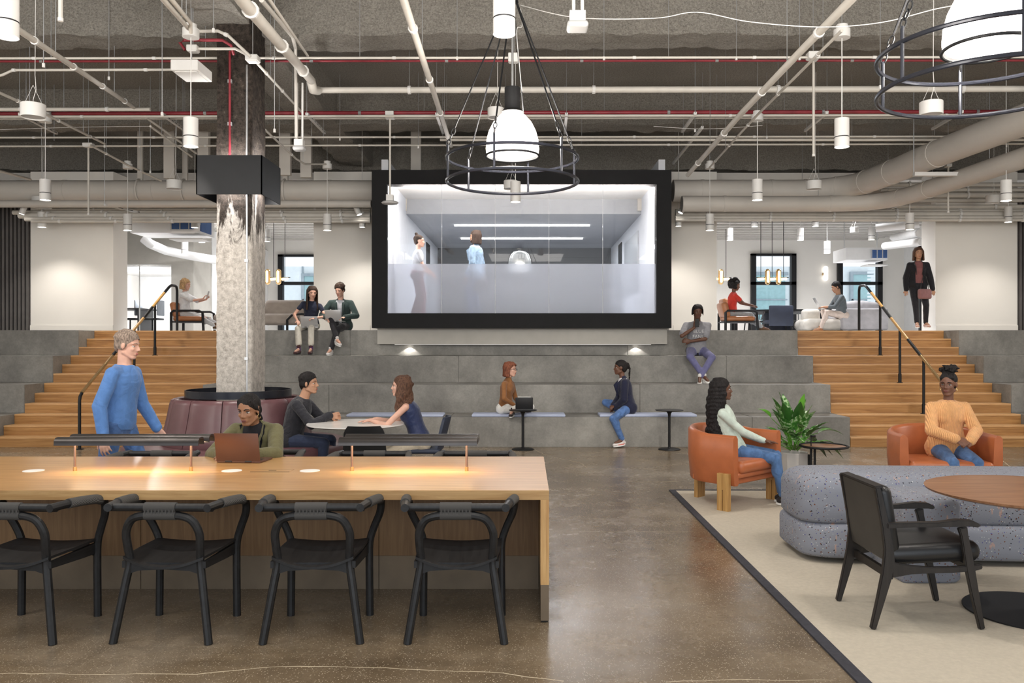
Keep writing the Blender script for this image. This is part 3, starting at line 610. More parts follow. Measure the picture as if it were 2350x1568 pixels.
# laptop copper
def laptop(name,label,loc,rz,w,dpt,h,mat,ang=100,base=True):
    t=thing(name,label,'laptop',loc,rz)  # screen back faces -Y
    MB().rbox((0,dpt/2,.008),(w,dpt,.014),.004).build('base',M['silver'] if mat!=M['copper'] else mat,t); MB().bb(-w*.42,w*.42,.03,dpt*.55,.0155,.0165).build('keyboard',M['dark'],t)
    R=Matrix.Rotation(math.radians(90-ang)*-1,3,'X'); a=math.radians(ang-90)
    R=Matrix.Rotation(a,3,'X'); c=R@V((0,0,h/2)); MB().rbox((c.x,c.y*1+0.0,c.z+.012),(w,.006,h),.0028,R).build('lid',mat,t)
    c2=R@V((0,.0045,h/2)); MB().box((c2.x,c2.y,c2.z+.012),(w*.94,.001,h*.88),R).build('screen',M['dark'],t)
    MB().cyl((-w*.3,0,.012),(-w*.15,0,.012),.006,8).cyl((w*.15,0,.012),(w*.3,0,.012),.006,8).build('hinge',M['dark'],t); return t
laptop('open_laptop','copper coloured laptop open on the oak table, back of lid to us',(P(545,1064,5.84).x,5.86,tz),math.radians(-5),.325,.22,.21,M['copper'],102)
# round banquette
sc=V((-3.46,9.87,0))
t=thing('round_banquette','plum leather round banquette wrapped around the old column','sofa',sc)
MB().lathe([(1.16,.06),(1.16,.12),(1.2,.30)],seg=48,cap=False).build('plinth',M['plum'],t)
n=12; g=.006
for i in range(n):
    a0=2*PI*i/n+.1; a1=2*PI*(i+1)/n+.1
    def wedge(prof,a0,a1,seg,r0=0):
        m=MB(); k=len(prof); vs=[]
        for j in range(seg+1):
            a=a0+(a1-a0)*j/seg; pu=.0
            e=1-(abs(2*j/seg-1))**6
            for r,z in prof:
                rr=r-.018*(1-e) if z>.5 or r>1.1 else r
                vs.append((rr*math.cos(a),rr*math.sin(a),z))
        m.v=vs; m.f=[(j*k+i_,j*k+(i_+1)%k,(j+1)*k+(i_+1)%k,(j+1)*k+i_) for j in range(seg) for i_ in range(k)]+[tuple(range(k)),tuple(reversed(range(seg*k,seg*k+k)))]
        return m
    wedge([(.66,.42),(.84,.42),(.865,.46),(.85,.55),(.80,.78),(.77,.93),(.755,.97),(.72,.985),(.67,.975),(.66,.9)],a0+g,a1-g,10).build('back_panel',M['plum'],t,smooth=60)
    if i%2==0: wedge([(.82,.30),(1.24,.30),(1.285,.33),(1.295,.39),(1.28,.435),(1.24,.455),(.82,.45)],a0+g*.6,a1+(a1-a0)-g*.6,20).build('seat_panel',M['plum'],t,smooth=60)
t=thing('planter_ring','shallow black steel ring shelf on top of the banquette around the column','ring shelf',(sc.x,sc.y,.99))
MB().lathe([(.61,.0),(.61,.085),(.598,.085),(.598,.012),(.36,.012),(.36,0)],seg=64,cap=False).build('rim',M['blacksat'],t)
# marble table
t=thing('marble_round_table','round white marble table between the man in black and the curly haired woman','table',(-1.89,9.12,0))
MB().lathe([(.0,.715),(.50,.715),(.54,.728),(.54,.74),(.0,.741)],seg=56,cap=False).build('tabletop',M['marble'],t); MB().cyl((0,0,.02),(0,0,.715),.032,16).build('stem',M['black'],t); MB().lathe([(.30,0),(.30,.012),(.04,.02)],seg=40).build('base',M['black'],t)
# blue shell chairs
def shell(label,loc,rz,mat):
    t=thing('shell_chair',label,'chair',loc,rz)
    m=MB(); m.rbox((0,0,.44),(.46,.44,.05),.022,k=3).build('seat',mat,t,smooth=60)
    R=Matrix.Rotation(math.radians(12),3,'X'); m=MB(); n=10; vs=[]
    for i in range(n+1):
        for j in range(n+1):
            u=-1+2*i/n; v=j/n; w=.22*(1-.12*v)*(1 if v<.85 else 1-(v-.85)*1.2); vs.append(V((u*w,-.21-.09*v+.05*u*u,.45+.36*v)))
    k=len(vs); m.v=[tuple(p) for p in vs]+[tuple(p+V((0,-.03,0))) for p in vs]
    for i in range(n):
        for j in range(n):
            a=i*(n+1)+j; m.f.append((a,a+1,a+n+2,a+n+1)); m.f.append((k+a,k+a+n+1,k+a+n+2,k+a+1))
    for i in range(n):
        for (a,b) in ((i,i+1),(n*(n+1)+i+1,n*(n+1)+i),((i+1)*(n+1),i*(n+1)),(i*(n+1)+n,(i+1)*(n+1)+n)): m.f.append((a,b,k+b,k+a))
    m.build('backrest',mat,t,smooth=60)
    for x in (-.16,.16):
        for y in (-.16,.16): MB().cyl((x,y,.42),(x*1.35,y*1.3,0),.016,10,.010).build('leg',M['black'],t)
shell('navy upholstered shell chair under the curly haired woman',(-1.17,9.2,0),math.radians(90),M['navyup'])
shell('black shell chair with its back to us in front of the marble table',(-1.62,8.35,0),math.radians(4),M['blackm'])
# pedestal side tables
def ped(label,x,r):
    t=thing('pedestal_table',label,'side table',(x,12.58,0)); z=.61
    MB().lathe([(.0,z-.012),(r-.01,z-.012),(r,z-.004),(r,z),(0,z+.001)],seg=40,cap=False).build('tabletop',M['black'],t); MB().lathe([(.02,0.01),(.02,z-.1),(.025,z-.06),(.05,z-.02),(.07,z-.012)],seg=16).build('stem',M['black'],t); MB().lathe([(.168,0),(.168,.01),(.15,.018),(.03,.028),(.02,.04)],seg=36).build('base',M['black'],t)
ped('black pedestal table holding a tablet, beside the woman in brown',P(1200,0,12.58).x,.215); ped('empty black pedestal table right of the woman in the navy blazer',P(1536,0,12.58).x,.215)
px=P(1203,0,12.58).x
t=thing('tablet_with_keyboard','black tablet in a keyboard case on the left pedestal table','tablet',(px,12.60,.611),math.radians(0)); R=Matrix.Rotation(math.radians(14),3,'X')
MB().rbox((0,-.03,.10),(.27,.012,.19),.005,R).build('tablet_cover',M['dark'],t); MB().box((0,.04,.005),(.27,.19,.01)).build('keyboard',M['dark'],t); MB().cyl((-.1,-.05,.198),(.1,-.05,.198),.005,6).build('stylus',M['fix'],t,label='white stylus')
# seat pads
for a,b,l in ((797,1018,'behind the marble table'),(1083,1297,'under the woman in the brown sweater'),(1375,1597,'under the woman in the navy blazer')):
    x0,x1=xa(a,13),xa(b,13)
    MB().rbox(((0),0,.022),(x1-x0,.40,.044),.018,k=2).build('seat_pad',M['pad'],label='pale blue ribbed seat pad on the lowest tier '+l,cat='cushion').location=((x0+x1)/2,13.10,3*R_)
# orange tub chairs
def tub(label,loc,ang,w=.44):
    t=thing('tub_armchair',label,'armchair',loc,ang)  # faces -Y
    n=30; m=MB(); out=[];
    def prof(a):   # a in 0..pi around the back from right arm front to left arm front
        return a
    path=[]
    fr=-.30
    for i in range(5): path.append((w,fr+.30*i/5*.9,0))
    for i in range(21):
        a=PI*i/20; path.append((w*math.cos(a),.02+.42*math.sin(a),math.sin(a)))
    for i in range(5): path.append((-w,fr+.30*(4-i)/5*.9,0))
    th=.075; vs=[]; k=0
    N=len(path)
    rows=[(0,.262,0),(0,.25,.5),(1,.25,.5),(1,.262,0)]
    cs=[]
    for i,(x,y,s) in enumerate(path):
        tx=V(path[min(i+1,N-1)][:2])-V(path[max(i-1,0)][:2]); tx.normalize(); nrm=V((-tx.y,tx.x)) # inward
        top=.735+.055*s
        sec=[(0.0,.27),(0.012,.25),(th-.02,.25),(th,.27),(th+.0,.5),(th,top-.03),(th-.025,top),(.025,top),(0,top-.025),(-.012,.5)]
        for o,z in sec:
            cc=.03*(1-z/.74)   # taper to the floor
            p=V((x,y))+nrm*(o+cc); vs.append((p.x,p.y,z))
        k=len(sec)
    m.v=vs; m.f=[(i*k+j,i*k+(j+1)%k,(i+1)*k+(j+1)%k,(i+1)*k+j) for i in range(N-1) for j in range(k)]+[tuple(range(k)),tuple(reversed(range((N-1)*k,N*k)))]
    m.build('shell',M['orange'],t,smooth=50,bevel=0)
    MB().rbox((0,-.03,.345),(2*w-.15,.56,.06),.02,k=2).build('seat_frame',M['orange'],t,smooth=60)
    MB().rbox((0,-.05,.425),(2*w-.17,.60,.12),.045,k=3).build('seat_cushion',M['orange'],t,smooth=60)
    MB().rbox((0,-.02,.285),(2*w-.13,.50,.06),.01,k=1).build('base_board',M['orange'],t)
    for x,y,r,z in ((w+.01,-.20,0,.37),(-w-.01,-.20,0,.37),(0,.40,PI/2,.30)):
        for s in (-1,1):
            q=V((0,s*.034,z/2)); Rr=Matrix.Rotation(r,3,'Z')
            MB().rbox(V((x,y,0))+Rr@q,(.05,.062,z) if r==0 else (.062,.05,z),.004,k=1).build('leg',M['oakleg'],t)
        MB().box((x,y,z*.78),(.051,.02,z*.42) if r==0 else (.02,.051,z*.42)).build('leg',M['oakleg'],t)
    return t
tub('cognac leather tub chair in side view with the woman with long braids',(2.10,8.36,0),math.radians(42),.425)
tub('cognac leather tub chair facing us with the woman in the peach sweater',(4.14,8.22,0),math.radians(-6),.475)
# speckled modular sofa
t=thing('speckled_sofa','grey speckled rounded modular sofa on the cream rug','sofa',(3.4,6.4,0))
o=V((3.4,6.4,0))
def rib(mb,pts,sec,seg=0):
    # sweep a rounded section (list of (depth,z)) along plan path pts [(x,y,nx,ny)]
    k=len(sec); vs=[]
    for (x,y,nx,ny,sh) in pts:
        for d,z in sec: vs.append((x+nx*d*sh,y+ny*d*sh,z))
    N=len(pts); mb.add(vs,[(i*k+j,i*k+(j+1)%k,(i+1)*k+(j+1)%k,(i+1)*k+j) for i in range(N-1) for j in range(k)]+[tuple(range(k)),tuple(reversed(range((N-1)*k,N*k)))])
def plan(x0,x1,yf,yb,z0,z1,rc,chamf,name,rz=.07,top_off=0,tilt=0):
    # rounded superellipse slab with a chamfered left-front corner, lofted in z with rounded edges
    pl=[]
    pts=[(x0+chamf,yf),(x1,yf+tilt),(x1,yb+tilt),(x0+rc,yb),(x0,yb-rc),(x0,yf+chamf*.75)]
    # smooth by corner cutting
    for _ in range(2):
        q=[]
        for i in range(len(pts)):
            a=V(pts[i]);b=V(pts[(i+1)%len(pts)]); L=(b-a).length; f=min(.25,.055/L)
            q+=[tuple(a.lerp(b,f)),tuple(a.lerp(b,1-f))]
        pts=q
    cx_=sum(p[0] for p in pts)/len(pts); cy_=sum(p[1] for p in pts)/len(pts); vs=[]; n=len(pts)
    lev=[(z0,.03),(z0+.015,.012),(z0+.03,0)]+[(z0+(z1-z0)*f,0) for f in (.4,.6)]+[(z1-rz,0.0),(z1-rz*.6,rz*.12),(z1-rz*.3,rz*.4),(z1-rz*.08,rz*.8),(z1,rz*1.3)]
    for z,ins in lev:
        for p in pts:
            d=V((cx_-p[0],cy_-p[1])); dx=max(-1,min(1,d.x/.3)); dy=max(-1,min(1,d.y/.3)); vs.append((p[0]+dx*ins-o.x,p[1]+dy*ins-o.y+top_off*(z-z0)/(z1-z0),z))
    m=MB(); m.v=vs; L=len(lev)
    m.f=[(i*n+j,i*n+(j+1)%n,(i+1)*n+(j+1)%n,(i+1)*n+j) for i in range(L-1) for j in range(n)]+[tuple(reversed(range(n))),tuple(range((L-1)*n,L*n))]
    return m.build(name,M['terrazzo'],t,smooth=45)
plan(2.03,5.2,5.98,6.72,.05,.31,.1,.15,'base_cushion',.06,tilt=-.22)
plan(2.02,5.2,6.0,6.62,.30,.665,.08,.13,'back_cushion',.11,tilt=-.2)
plan(2.5,5.2,6.6,7.15,.12,.40,.2,.05,'seat_cushion',.05,tilt=-.2)
plan(2.53,2.95,5.50,6.05,.0,.585,.03,.02,'end_block',.07); MB().bb(2.2-o.x,5-o.x,6.2-o.y,6.95-o.y,0,.06).build('recessed_plinth',M['dark'],t)
MB().bb(2.243-o.x,2.255-o.x,6.03-o.y,6.045-o.y,.13,.17).build('fabric_label',M['dark'],t,label='small black fabric label')
# rug
t=thing('area_rug','large cream rug with charcoal binding under the lounge furniture','rug',(3.6,6,0)); 
MB().bb(1.578+.065-3.6,2.4,-3.0,3.0,0,.010).build('pile',M['rug'],t); MB().bb(1.578-3.6,1.578+.065-3.6,-3.0,3.06,0,.012).build('side_binding',M['rugedge'],t); MB().bb(1.578+.065-3.6,2.4,3.0,3.06,0,.012).build('end_binding',M['rugedge'],t)
# dark lounge chair, faces +X ; built facing +X directly
t=thing('lounge_armchair','espresso wood lounge chair with black leather cushions in the right foreground','armchair',(2.27,4.88,.012)); E=M['espresso']
for s in (-1,1):
    y=s*.255
    def flat(pts,ws,name,th=.032):
        m=MB(); vs=[]; n=len(pts)
        for i,(x,z) in enumerate(pts):
            a=V(pts[max(i-1,0)]);b=V(pts[min(i+1,n-1)]); d=(b-a).normalized(); nr=V((-d.y,d.x)); w=ws[i]
            for sx in (-1,1):
                p=V((x,z))+nr*sx*w/2; vs+= [(p.x,y-th/2,p.y),(p.x,y+th/2,p.y)]
        m.v=vs
        for i in range(n-1):
            a=i*4;b=a+4
            m.f+=[(a,a+1,b+1,b),(a+2,b+2,b+3,a+3),(a,b,b+2,a+2),(a+1,a+3,b+3,b+1)]
        m.f+=[(0,2,3,1),(4*n-4,4*n-3,4*n-1,4*n-2)]
        return m.build(name,E,t,smooth=50,bevel=.005)
    flat([(-.315,0),(-.27,.17),(-.235,.31),(-.225,.37),(-.225,.45),(-.245,.58),(-.29,.80)],[.03,.045,.06,.065,.05,.042,.03],'leg')
    flat([(.30,0),(.265,.17),(.235,.33),(.215,.45),(.2,.53),(.19,.575)],[.03,.042,.05,.045,.04,.05],'leg')
    flat([(-.21,.335),(-.1,.335),(0,.333),(.13,.335),(.245,.345),(.30,.355)],[.09,.05,.036,.034,.036,.03],'side_rail',.027)
    flat([(-.24,.585),(-.1,.59),(.05,.592),(.16,.600),(.24,.598),(.28,.585)],[.03,.026,.026,.04,.034,.02],'armrest',.05)
MB().box((-.21,0,.30),(.025,.5,.045)).build('rear_stretcher',E,t); MB().box((.25,0,.34),(.04,.5,.03)).build('front_stretcher',E,t)
R=Matrix.Rotation(math.radians(-8.5),3,'Y'); MB().box((-.258,0,.585),(.012,.48,.42),R).build('back_panel',M['greyply'],t,bevel=.004)
MB().rbox((-.205,0,.60),(.085,.47,.40),.04,R,k=3).build('back_cushion',M['blackleather'],t,smooth=60)
MB().rbox((.05,0,.415),(.54,.48,.115),.05,Matrix.Rotation(math.radians(-3),3,'Y'),k=3).build('seat_cushion',M['blackleather'],t,smooth=60)
MB().box((-.275,0,.80),(.05,.50,.014),R).build('top_rail',E,t,bevel=.004)
# walnut table
t=thing('walnut_round_table','walnut round table on a black disc base at the right edge','table',(3.05,4.92,.012))
MB().lathe([(.0,.70),(.54,.70),(.592,.716),(.597,.728),(.0,.729)],seg=64,cap=False).build('tabletop',M['walnut'],t); MB().cyl((0,0,.01),(0,0,.70),.05,20).build('stem',M['black'],t); MB().lathe([(.385,0),(.385,.008),(.06,.012)],seg=48).build('base',M['black'],t)
p=P(2343,1086,7.9); t=thing('dark_side_table','dark brown low table corner at the right edge beside the tub chair','side table',(4.95,7.95,0)); MB().bb(-.1,.3,-.2,.2,.30,.36).build('tabletop',M['espresso'],t)
for x in (-.08,.28):
    for y in (-.18,.18): MB().bb(x-.015,x+.015,y-.015,y+.015,0,.3).build('leg',M['espresso'],t)
# wire side table
t=thing('ring_side_table','small side table with black tube ring and oak top beside the plant','side table',(3.27,9.0,0))
MB().tube([(.25*math.cos(a*PI/20),.25*math.sin(a*PI/20),.50) for a in range(40)],.013,8,closed=True).build('ring',M['black'],t); MB().lathe([(0,.485),(.235,.485),(.235,.5),(0,.5)],seg=40,cap=False).build('tabletop',M['walnut'],t)
for x in (-.14,-.10): MB().cyl((x,0,0),(x,0,.485),.014,8).build('leg',M['black'],t)
MB().cyl((-.14,0,.485),(-.14,0,.60),.006,6).ell((-.12,0,.61),(.035,.03,.012)).build('handle',M['black'],t); MB().tube([(.22*math.cos(a*PI/16),.22*math.sin(a*PI/16),.012) for a in range(32)],.01,6,closed=True).build('foot_ring',M['black'],t)
# plant
px_,py_=P(1822,0,9.35).x,9.35
t=thing('potted_plant','leafy green plant in a white pot between the two tub chairs','plant',(px_,py_,0))
MB().lathe([(.0,0),(.14,0),(.15,.02),(.165,.38),(.16,.39),(.15,.38),(.145,.34),(0,.34)],seg=8,cap=False).build('pot',M['pot'],t,smooth=20); MB().lathe([(0,.37),(.148,.355)],seg=20,cap=False).build('soil',M['soil'],t); MB().bb(.11,.13,-.15,-.135,.02,.38).build('pot_strap',M['black'],t)
def leafmat():
    m,nt,b=nodes('variegated_leaf',.3); c=coords(nt); n=nd(nt,'ShaderNodeTexNoise',Scale=28.0,Detail=4.0); nt.links.new(c,n.inputs['Vector'])
    nt.links.new(ramp(nt,n.outputs[0],[(.42,(.03,.12,.02)),(.52,(.07,.22,.03)),(.6,(.35,.48,.28))]),b.inputs['Base Color']); return m
M['leaf1']=leafmat(); M['leaf2']=simple('bright_leaf',(.10,.30,.03),.3,var=.3,scale=5); M['leaf3']=simple('dark_leaf',(.025,.09,.015),.3,var=.3)
random.seed(11)
def leaf(az,el,L,w,base,mat,stem=.2):
    dr=V((math.cos(az)*math.cos(el),math.sin(az)*math.cos(el),math.sin(el))); side=V((-math.sin(az),math.cos(az),0)); up=side.cross(dr)*-1
    if up.z<0: up=-up
    s0=V(base); tip=s0+dr*stem; n=7; vs=[]
    for i in range(n+1):
        u=i/n; wd=w*math.sin(PI*min(1,u**.75))*(1-.25*u)+.001; c=tip+dr*L*u-V((0,0,1))*(L*.55*u*u*math.cos(el)); 
        vs+=[c-side*wd+up*wd*.35,c,c+side*wd+up*wd*.35]
    m=MB(); m.v=[tuple(v) for v in vs]; 
    for i in range(n):
        for j in range(2): m.f.append((i*3+j,i*3+j+1,i*3+j+4,i*3+j+3))
    o=m.build('leaf',mat,t,smooth=60)
    st=MB().tube([s0,s0+dr*stem*.5+V((0,0,.02)),tip],.004,5).build('stem',M['leaf2'],o)
for i in range(56):
    az=random.uniform(0,2*PI); el=random.choice((.05,.3,.5,.8,1.1,1.25))+random.uniform(-.1,.15)
    L=random.uniform(.24,.40); leaf(az,el,L,random.uniform(.055,.085),(math.cos(az)*.04,math.sin(az)*.04,.40+random.uniform(0,.12)),M[random.choice(('leaf1','leaf1','leaf2','leaf3'))],random.uniform(.12,.34))
leaf(-1.2,1.35,.24,.05,(0.02,-.05,.55),M['leaf2'],.32); leaf(-1.9,1.3,.22,.045,(-.06,-.05,.5),M['leaf1'],.26); leaf(PI,.42,.3,.05,(-.05,-.05,.45),M['leaf3'],.18); leaf(-.1,.3,.28,.045,(.05,-.08,.45),M['leaf2'],.2); leaf(.2,.15,.3,.045,(.05,-.05,.45),M['leaf2'],.24)
# ---------- background furniture ----------
def bgarm(label,loc,rz):
    t=thing('leather_armchair',label,'armchair',loc,rz) # faces +X
    for s in (-1,1):
        MB().tube([(-.33,s*.33,0),(-.33,s*.33,.52),(-.28,s*.33,.57),(.3,s*.33,.57),(.38,s*.33,.52),(.4,s*.33,0)],.03,8).build('frame_hoop',M['black'],t)
    MB().rbox((.02,0,.36),(.68,.6,.14),.06,k=3).build('seat_cushion',M['tan'],t,smooth=60); MB().rbox((-.3,0,.6),(.16,.58,.42),.07,Matrix.Rotation(-.2,3,'Y'),k=3).build('back_cushion',M['tan'],t,smooth=60); MB().box((0,0,.27),(.7,.64,.04)).build('seat_frame',M['black'],t)
    return t
bgarm('tan leather armchair with black tube frame, left room, under the blonde woman',(P(440,0,17.9).x,17.9,ZP),0).scale=(.95,.95,.80)
bgarm('tan leather armchair with black tube frame, right room, under the woman in red',(P(1690,0,17.9).x,17.9,ZP),0).scale=(.95,.95,.80)
t=thing('tan_swivel_chair','tan backed chair partly hidden behind the armchair of the woman in red','armchair',(P(1660,0,19.2).x,19.2,ZP)); t.scale=(1,1,.8); MB().rbox((0,0,.75),(.12,.5,.5),.06,k=3).build('backrest',M['tan'],t,smooth=60); MB().rbox((.28,0,.42),(.5,.5,.1),.04).build('seat',M['tan'],t,smooth=60); MB().cyl((.28,0,0),(.28,0,.4),.03).cyl((.28,0,0),(.28,0,.02),.25,20).build('pedestal',M['black'],t)
t=thing('drum_table','dark round table on a thick navy drum base in the right room','table',(P(1785,0,20.5).x,20.5,ZP)); MB().lathe([(0,.52),(1.25,.52),(1.28,.56),(0,.56)],seg=48,cap=False).build('tabletop',M['black'],t); MB().lathe([(.36,0),(.36,.52)],seg=32).build('drum_base',M['navyup'],t)
for x in (-1.1,1.1): MB().bb(x-.07,x+.07,-.1,.1,0,.52).build('leg',M['blackm'],t)
for i,(px,d,l) in enumerate(((1735,22.3,'left of the drum table'),(1785,19.2,'in front of the drum table'),(1838,22.0,'right of the drum table'))):
    t=thing('slatted_chair','dark slat backed chair in the right room '+l,'chair',(P(px,0,d).x,d,ZP),0)
    t.scale=(1,1,.72 if i==1 else .82)
    if i==1: MB().rbox((0,-.25,.55),(.56,.08,.66),.03,k=2).build('backrest',M['navyup'],t); MB().rbox((0,0,.36),(.54,.5,.12),.04).build('seat',M['navyup'],t)
    else:
        MB().tube([(-.3,-.22,.56),(-.31,-.1,.68),(-.27,.15,.74),(0,.26,.76),(.27,.15,.74),(.31,-.1,.68),(.3,-.22,.56)],.03,8).build('top_rail',M['black'],t); MB().rbox((0,0,.42),(.5,.48,.05),.02).build('seat',M['black'],t)
        for k in range(7): MB().cyl((-.24+k*.08,.2,.43),(-.24+k*.08,.22,.74),.009,6).build('slat',M['black'],t)
    for x in (-.24,.24):
        for y in (-.2,.2): MB().cyl((x,y,.42 if i!=1 else .3),(x*1.15,y*1.1,0),.018,8).build('leg',M['black'],t)
t=thing('linen_sofa','light grey linen sofa with loose cushions in the right room','sofa',(P(1968,0,18.9).x,18.9,ZP)); t.scale=(1,1,.84); MB().rbox((0,0,.36),(1.05,.9,.58),.05,k=3).build('back_block',M['linen'],t,smooth=60); MB().rbox((-.85,0.1,.22),(.95,.9,.32),.14,k=4).build('seat_cushion',M['taupe2'] if 'taupe2' in M else M.setdefault('taupe2',simple('oat_linen',(.58,.55,.5),.9)),t,smooth=60)
for i,x in enumerate((-.15,.28)): MB().rbox((x,.1,.72),(.5,.2,.3),.09,Matrix.Rotation(.15*(i*2-1),3,'Y'),k=3).build('throw_cushion',M['linen'],t,smooth=60)
MB().rbox((-1.05,.1,.45),(.4,.3,.42),.1,k=3).build('end_cushion',M['taupe2'],t,smooth=60)
t=thing('taupe_sofa','long taupe sofa with black tube arms behind the top tier, left room','sofa',(P(650,0,18.6).x,18.6,ZP)); t.scale=(1,1,.88)
for x in (-.95,-.0,.95): MB().rbox((x,.22,.62),(.93,.28,.46),.1,k=3).build('back_cushion',M['taupe'],t,smooth=60); MB().rbox((x,-.2,.33),(.93,.75,.28),.12,k=3).build('seat_cushion',M['taupe'],t,smooth=60)
for x in (-.72,.62): MB().tube([(x-.32,-.72,0),(x-.32,-.72,.3),(x-.22,-.72,.42),(x,-.72,.45),(x+.1,-.72,.44),(x+.18,-.72,.36),(x+.18,-.72,0)],.028,8).build('arm_hoop',M['black'],t)
for px,d,l in ((350,20,'right'),(320,22.2,'left')):
    t=thing('office_chair','grey and black office chair in the glazed office, the %s one'%l,'chair',(P(px,0,22.3).x+(0 if px==350 else -.25),22.3,ZP)); MB().rbox((0,0,.42),(.45,.45,.05),.02).build('seat',M['black'],t); MB().rbox((.22,0,.72),(.04,.42,.42),.02).build('backrest',simple('grey_mesh',(.25,.27,.3),.8),t); MB().cyl((0,0,0),(0,0,.42),.02).build('post',M['black'],t)
    for a in range(5): MB().cyl((0,0,.08),(.26*math.cos(a*1.257),.26*math.sin(a*1.257),.03),.014,6).build('base_arm',M['black'],t)
t=thing('office_table','black meeting table in the glazed office','table',(P(300,0,22.3).x,22.3,ZP)); MB().bb(-.7,.5,-.5,.5,.66,.70).build('tabletop',M['dark'],t)
for x in (-.6,.4): MB().bb(x-.03,x+.03,-.4,.4,0,.66).build('leg',M['dark'],t)
# capsule pendants and sconce
def capsules(px,d,label,n=2,one=False):
    p=P(px,637,d); t=thing('capsule_pendant',label,'pendant light',p); s=d/F
    MB().cyl((-38*s,0,0),(38*s,0,0),.012,8).build('rail',M['black'],t)
    for x in (-26,0,26): MB().cyl((x*s,0,0),(x*s,0,5.15-p.z),.008,6).build('rod',M['black'],t)
    for x in (-12,13):
        MB().cap((x*s,-.06,-11*s),(x*s,-.06,13*s),6.2*s).build('brass_case',M['brass'],t,label='brass capsule case'); MB().cap((x*s,-.06-3.4*s,-10*s),(x*s,-.06-3.4*s,12*s),3.6*s).build('glow_tube',M['warm'],t,label='glowing warm tube')
    for x in (-26,0,26): MB().cap(((x-5)*s,0,-4*s),((x+5)*s,0,-3*s),3.2*s).build('glow_disc',M['warm'],t,label='horizontal glowing capsule')
capsules(1772,22,'brass capsule pendant with warm tubes over the drum table, right room'); capsules(628,21,'brass capsule pendant with warm tubes over the taupe sofa, left room'); capsules(1640,24,'brass capsule pendant peeking from behind the wall, right room')
t=thing('wall_sconce','vertical white glowing capsule sconce on the far wall, right room','wall light',P(1895,629,far-.08)); MB().cap((0,0,-.15),(0,0,.19),.075).build('glass',M['strip3'] if 'strip3' in M else M.setdefault('strip3',emit('sconce_glow',(1,.95,.88),2.2)),t); MB().cap((-.06,.03,0),(-.03,.05,0),.05).build('brass_plate',M['brass'],t)
# ================= CEILING SERVICES =================
def glow_shade():
    m=D.materials.new('ribbed_glass_shade'); m.use_nodes=True; nt=m.node_tree; nt.nodes.remove(nt.nodes['Principled BSDF'])
    c=coords(nt); tr=nd(nt,'ShaderNodeBsdfTranslucent'); tr.inputs[0].default_value=(.9,.9,.88,1); g=nd(nt,'ShaderNodeBsdfGlossy'); g.inputs['Roughness'].default_value=.15
    e=nd(nt,'ShaderNodeEmission'); e.inputs[0].default_value=(1,.96,.9,1); e.inputs[1].default_value=.42
    tp=nd(nt,'ShaderNodeBsdfTransparent'); a=nd(nt,'ShaderNodeMixShader'); a.inputs[0].default_value=.1; b=nd(nt,'ShaderNodeMixShader'); b.inputs[0].default_value=.35; ad=nd(nt,'ShaderNodeAddShader')
    L=nt.links.new; L(tr.outputs[0],a.inputs[1]); L(g.outputs[0],a.inputs[2]); L(a.outputs[0],b.inputs[1]); L(tp.outputs[0],b.inputs[2]); L(b.outputs[0],ad.inputs[0]); L(e.outputs[0],ad.inputs[1]); L(ad.outputs[0],nt.nodes['Material Output'].inputs[0]); return m
M['shade']=glow_shade()
def pend(px,d,label,zb=3.70,canopy=None,grp=None,e=70,r=.075):
    x=xa(px,d); t=thing('cylinder_pendant',label,'pendant light',(x,d,zb),0,grp)
    MB().lathe([(r,.11),(r,.30),(0,.302)],seg=24,cap=False).build('upper_can',M['fix'],t); MB().lathe([(r-.01,.012),(r,.0),(r,.10),(0,.102)],seg=24,cap=False).build('lower_can',M['fix'],t)
    MB().lathe([(r*.98,.098),(r*.98,.112)],seg=24,cap=False).build('joint_ring',M['dark'],t); MB().lathe([(0,.008),(r-.008,.008)],seg=24,cap=False).build('lens',M['lamp'],t)
    top=ZS-zb if canopy is None else canopy-zb
    MB().cyl((0,0,.30),(0,0,top),.006,6).build('suspension_rod',M['fix'],t)
    if canopy: MB().lathe([(0,top-.03),(.085,top-.03),(.085,top+.06),(.06,top+.062),(.06,top+.11),(0,top+.112)],seg=20,cap=False).build('canopy',M['fix'],t); MB().cyl((0,0,top+.11),(0,0,ZS-zb),.004,6).build('hanger_rod',M['galv'],t)
    if e: light('SPOT',(x,d,zb-.01),e,(1,.93,.85),.06,(0,0,0),spot=118,blend=.7)
pend(15,5.55,'big white cylinder pendant cut by the top left corner',canopy=None,e=75)
pend(1157,5.5,'big white cylinder pendant at the top centre beside the chandelier hub',e=70)
pend(438,8.63,'white cylinder pendant just left of the charred column top',canopy=4.88,e=105); pend(1932,8.65,'white cylinder pendant right of centre, hanging before the duct bend',canopy=4.88,e=105)
pend(104,11.85,'white cylinder pendant at left in front of the big duct',canopy=4.86,e=105); pend(1183,12.0,'white cylinder pendant below the chandelier, before the meeting room glass',e=60)
pend(1738,11.85,'white cylinder pendant before the duct, right of the black framed room',canopy=4.88,e=105); pend(2309,11.9,'white cylinder pendant at the right edge under the two ducts',e=105)
pend(293,15.0,'white cylinder pendant at the edge of the left opening',canopy=4.86,zb=3.70,e=105); pend(751,15.0,'white cylinder pendant above the couple with laptops',canopy=4.86,e=105); pend(1629,15.0,'white cylinder pendant at the left edge of the right opening',canopy=4.86,e=105); pend(2088,14.9,'white cylinder pendant above the walking woman',canopy=4.86,e=105)
pend(96,16.2,'small white cylinder pendant before the left wall pier',zb=3.93,e=110,r=.08); pend(831,16.2,'small white cylinder pendant left of the black framed room',zb=3.93,e=90,r=.06); pend(1557,16.2,'small white cylinder pendant right of the black framed room',zb=3.95,e=90,r=.06); pend(2314,16.0,'small white cylinder pendant before the right wall pier',zb=4.0,e=110,r=.07)
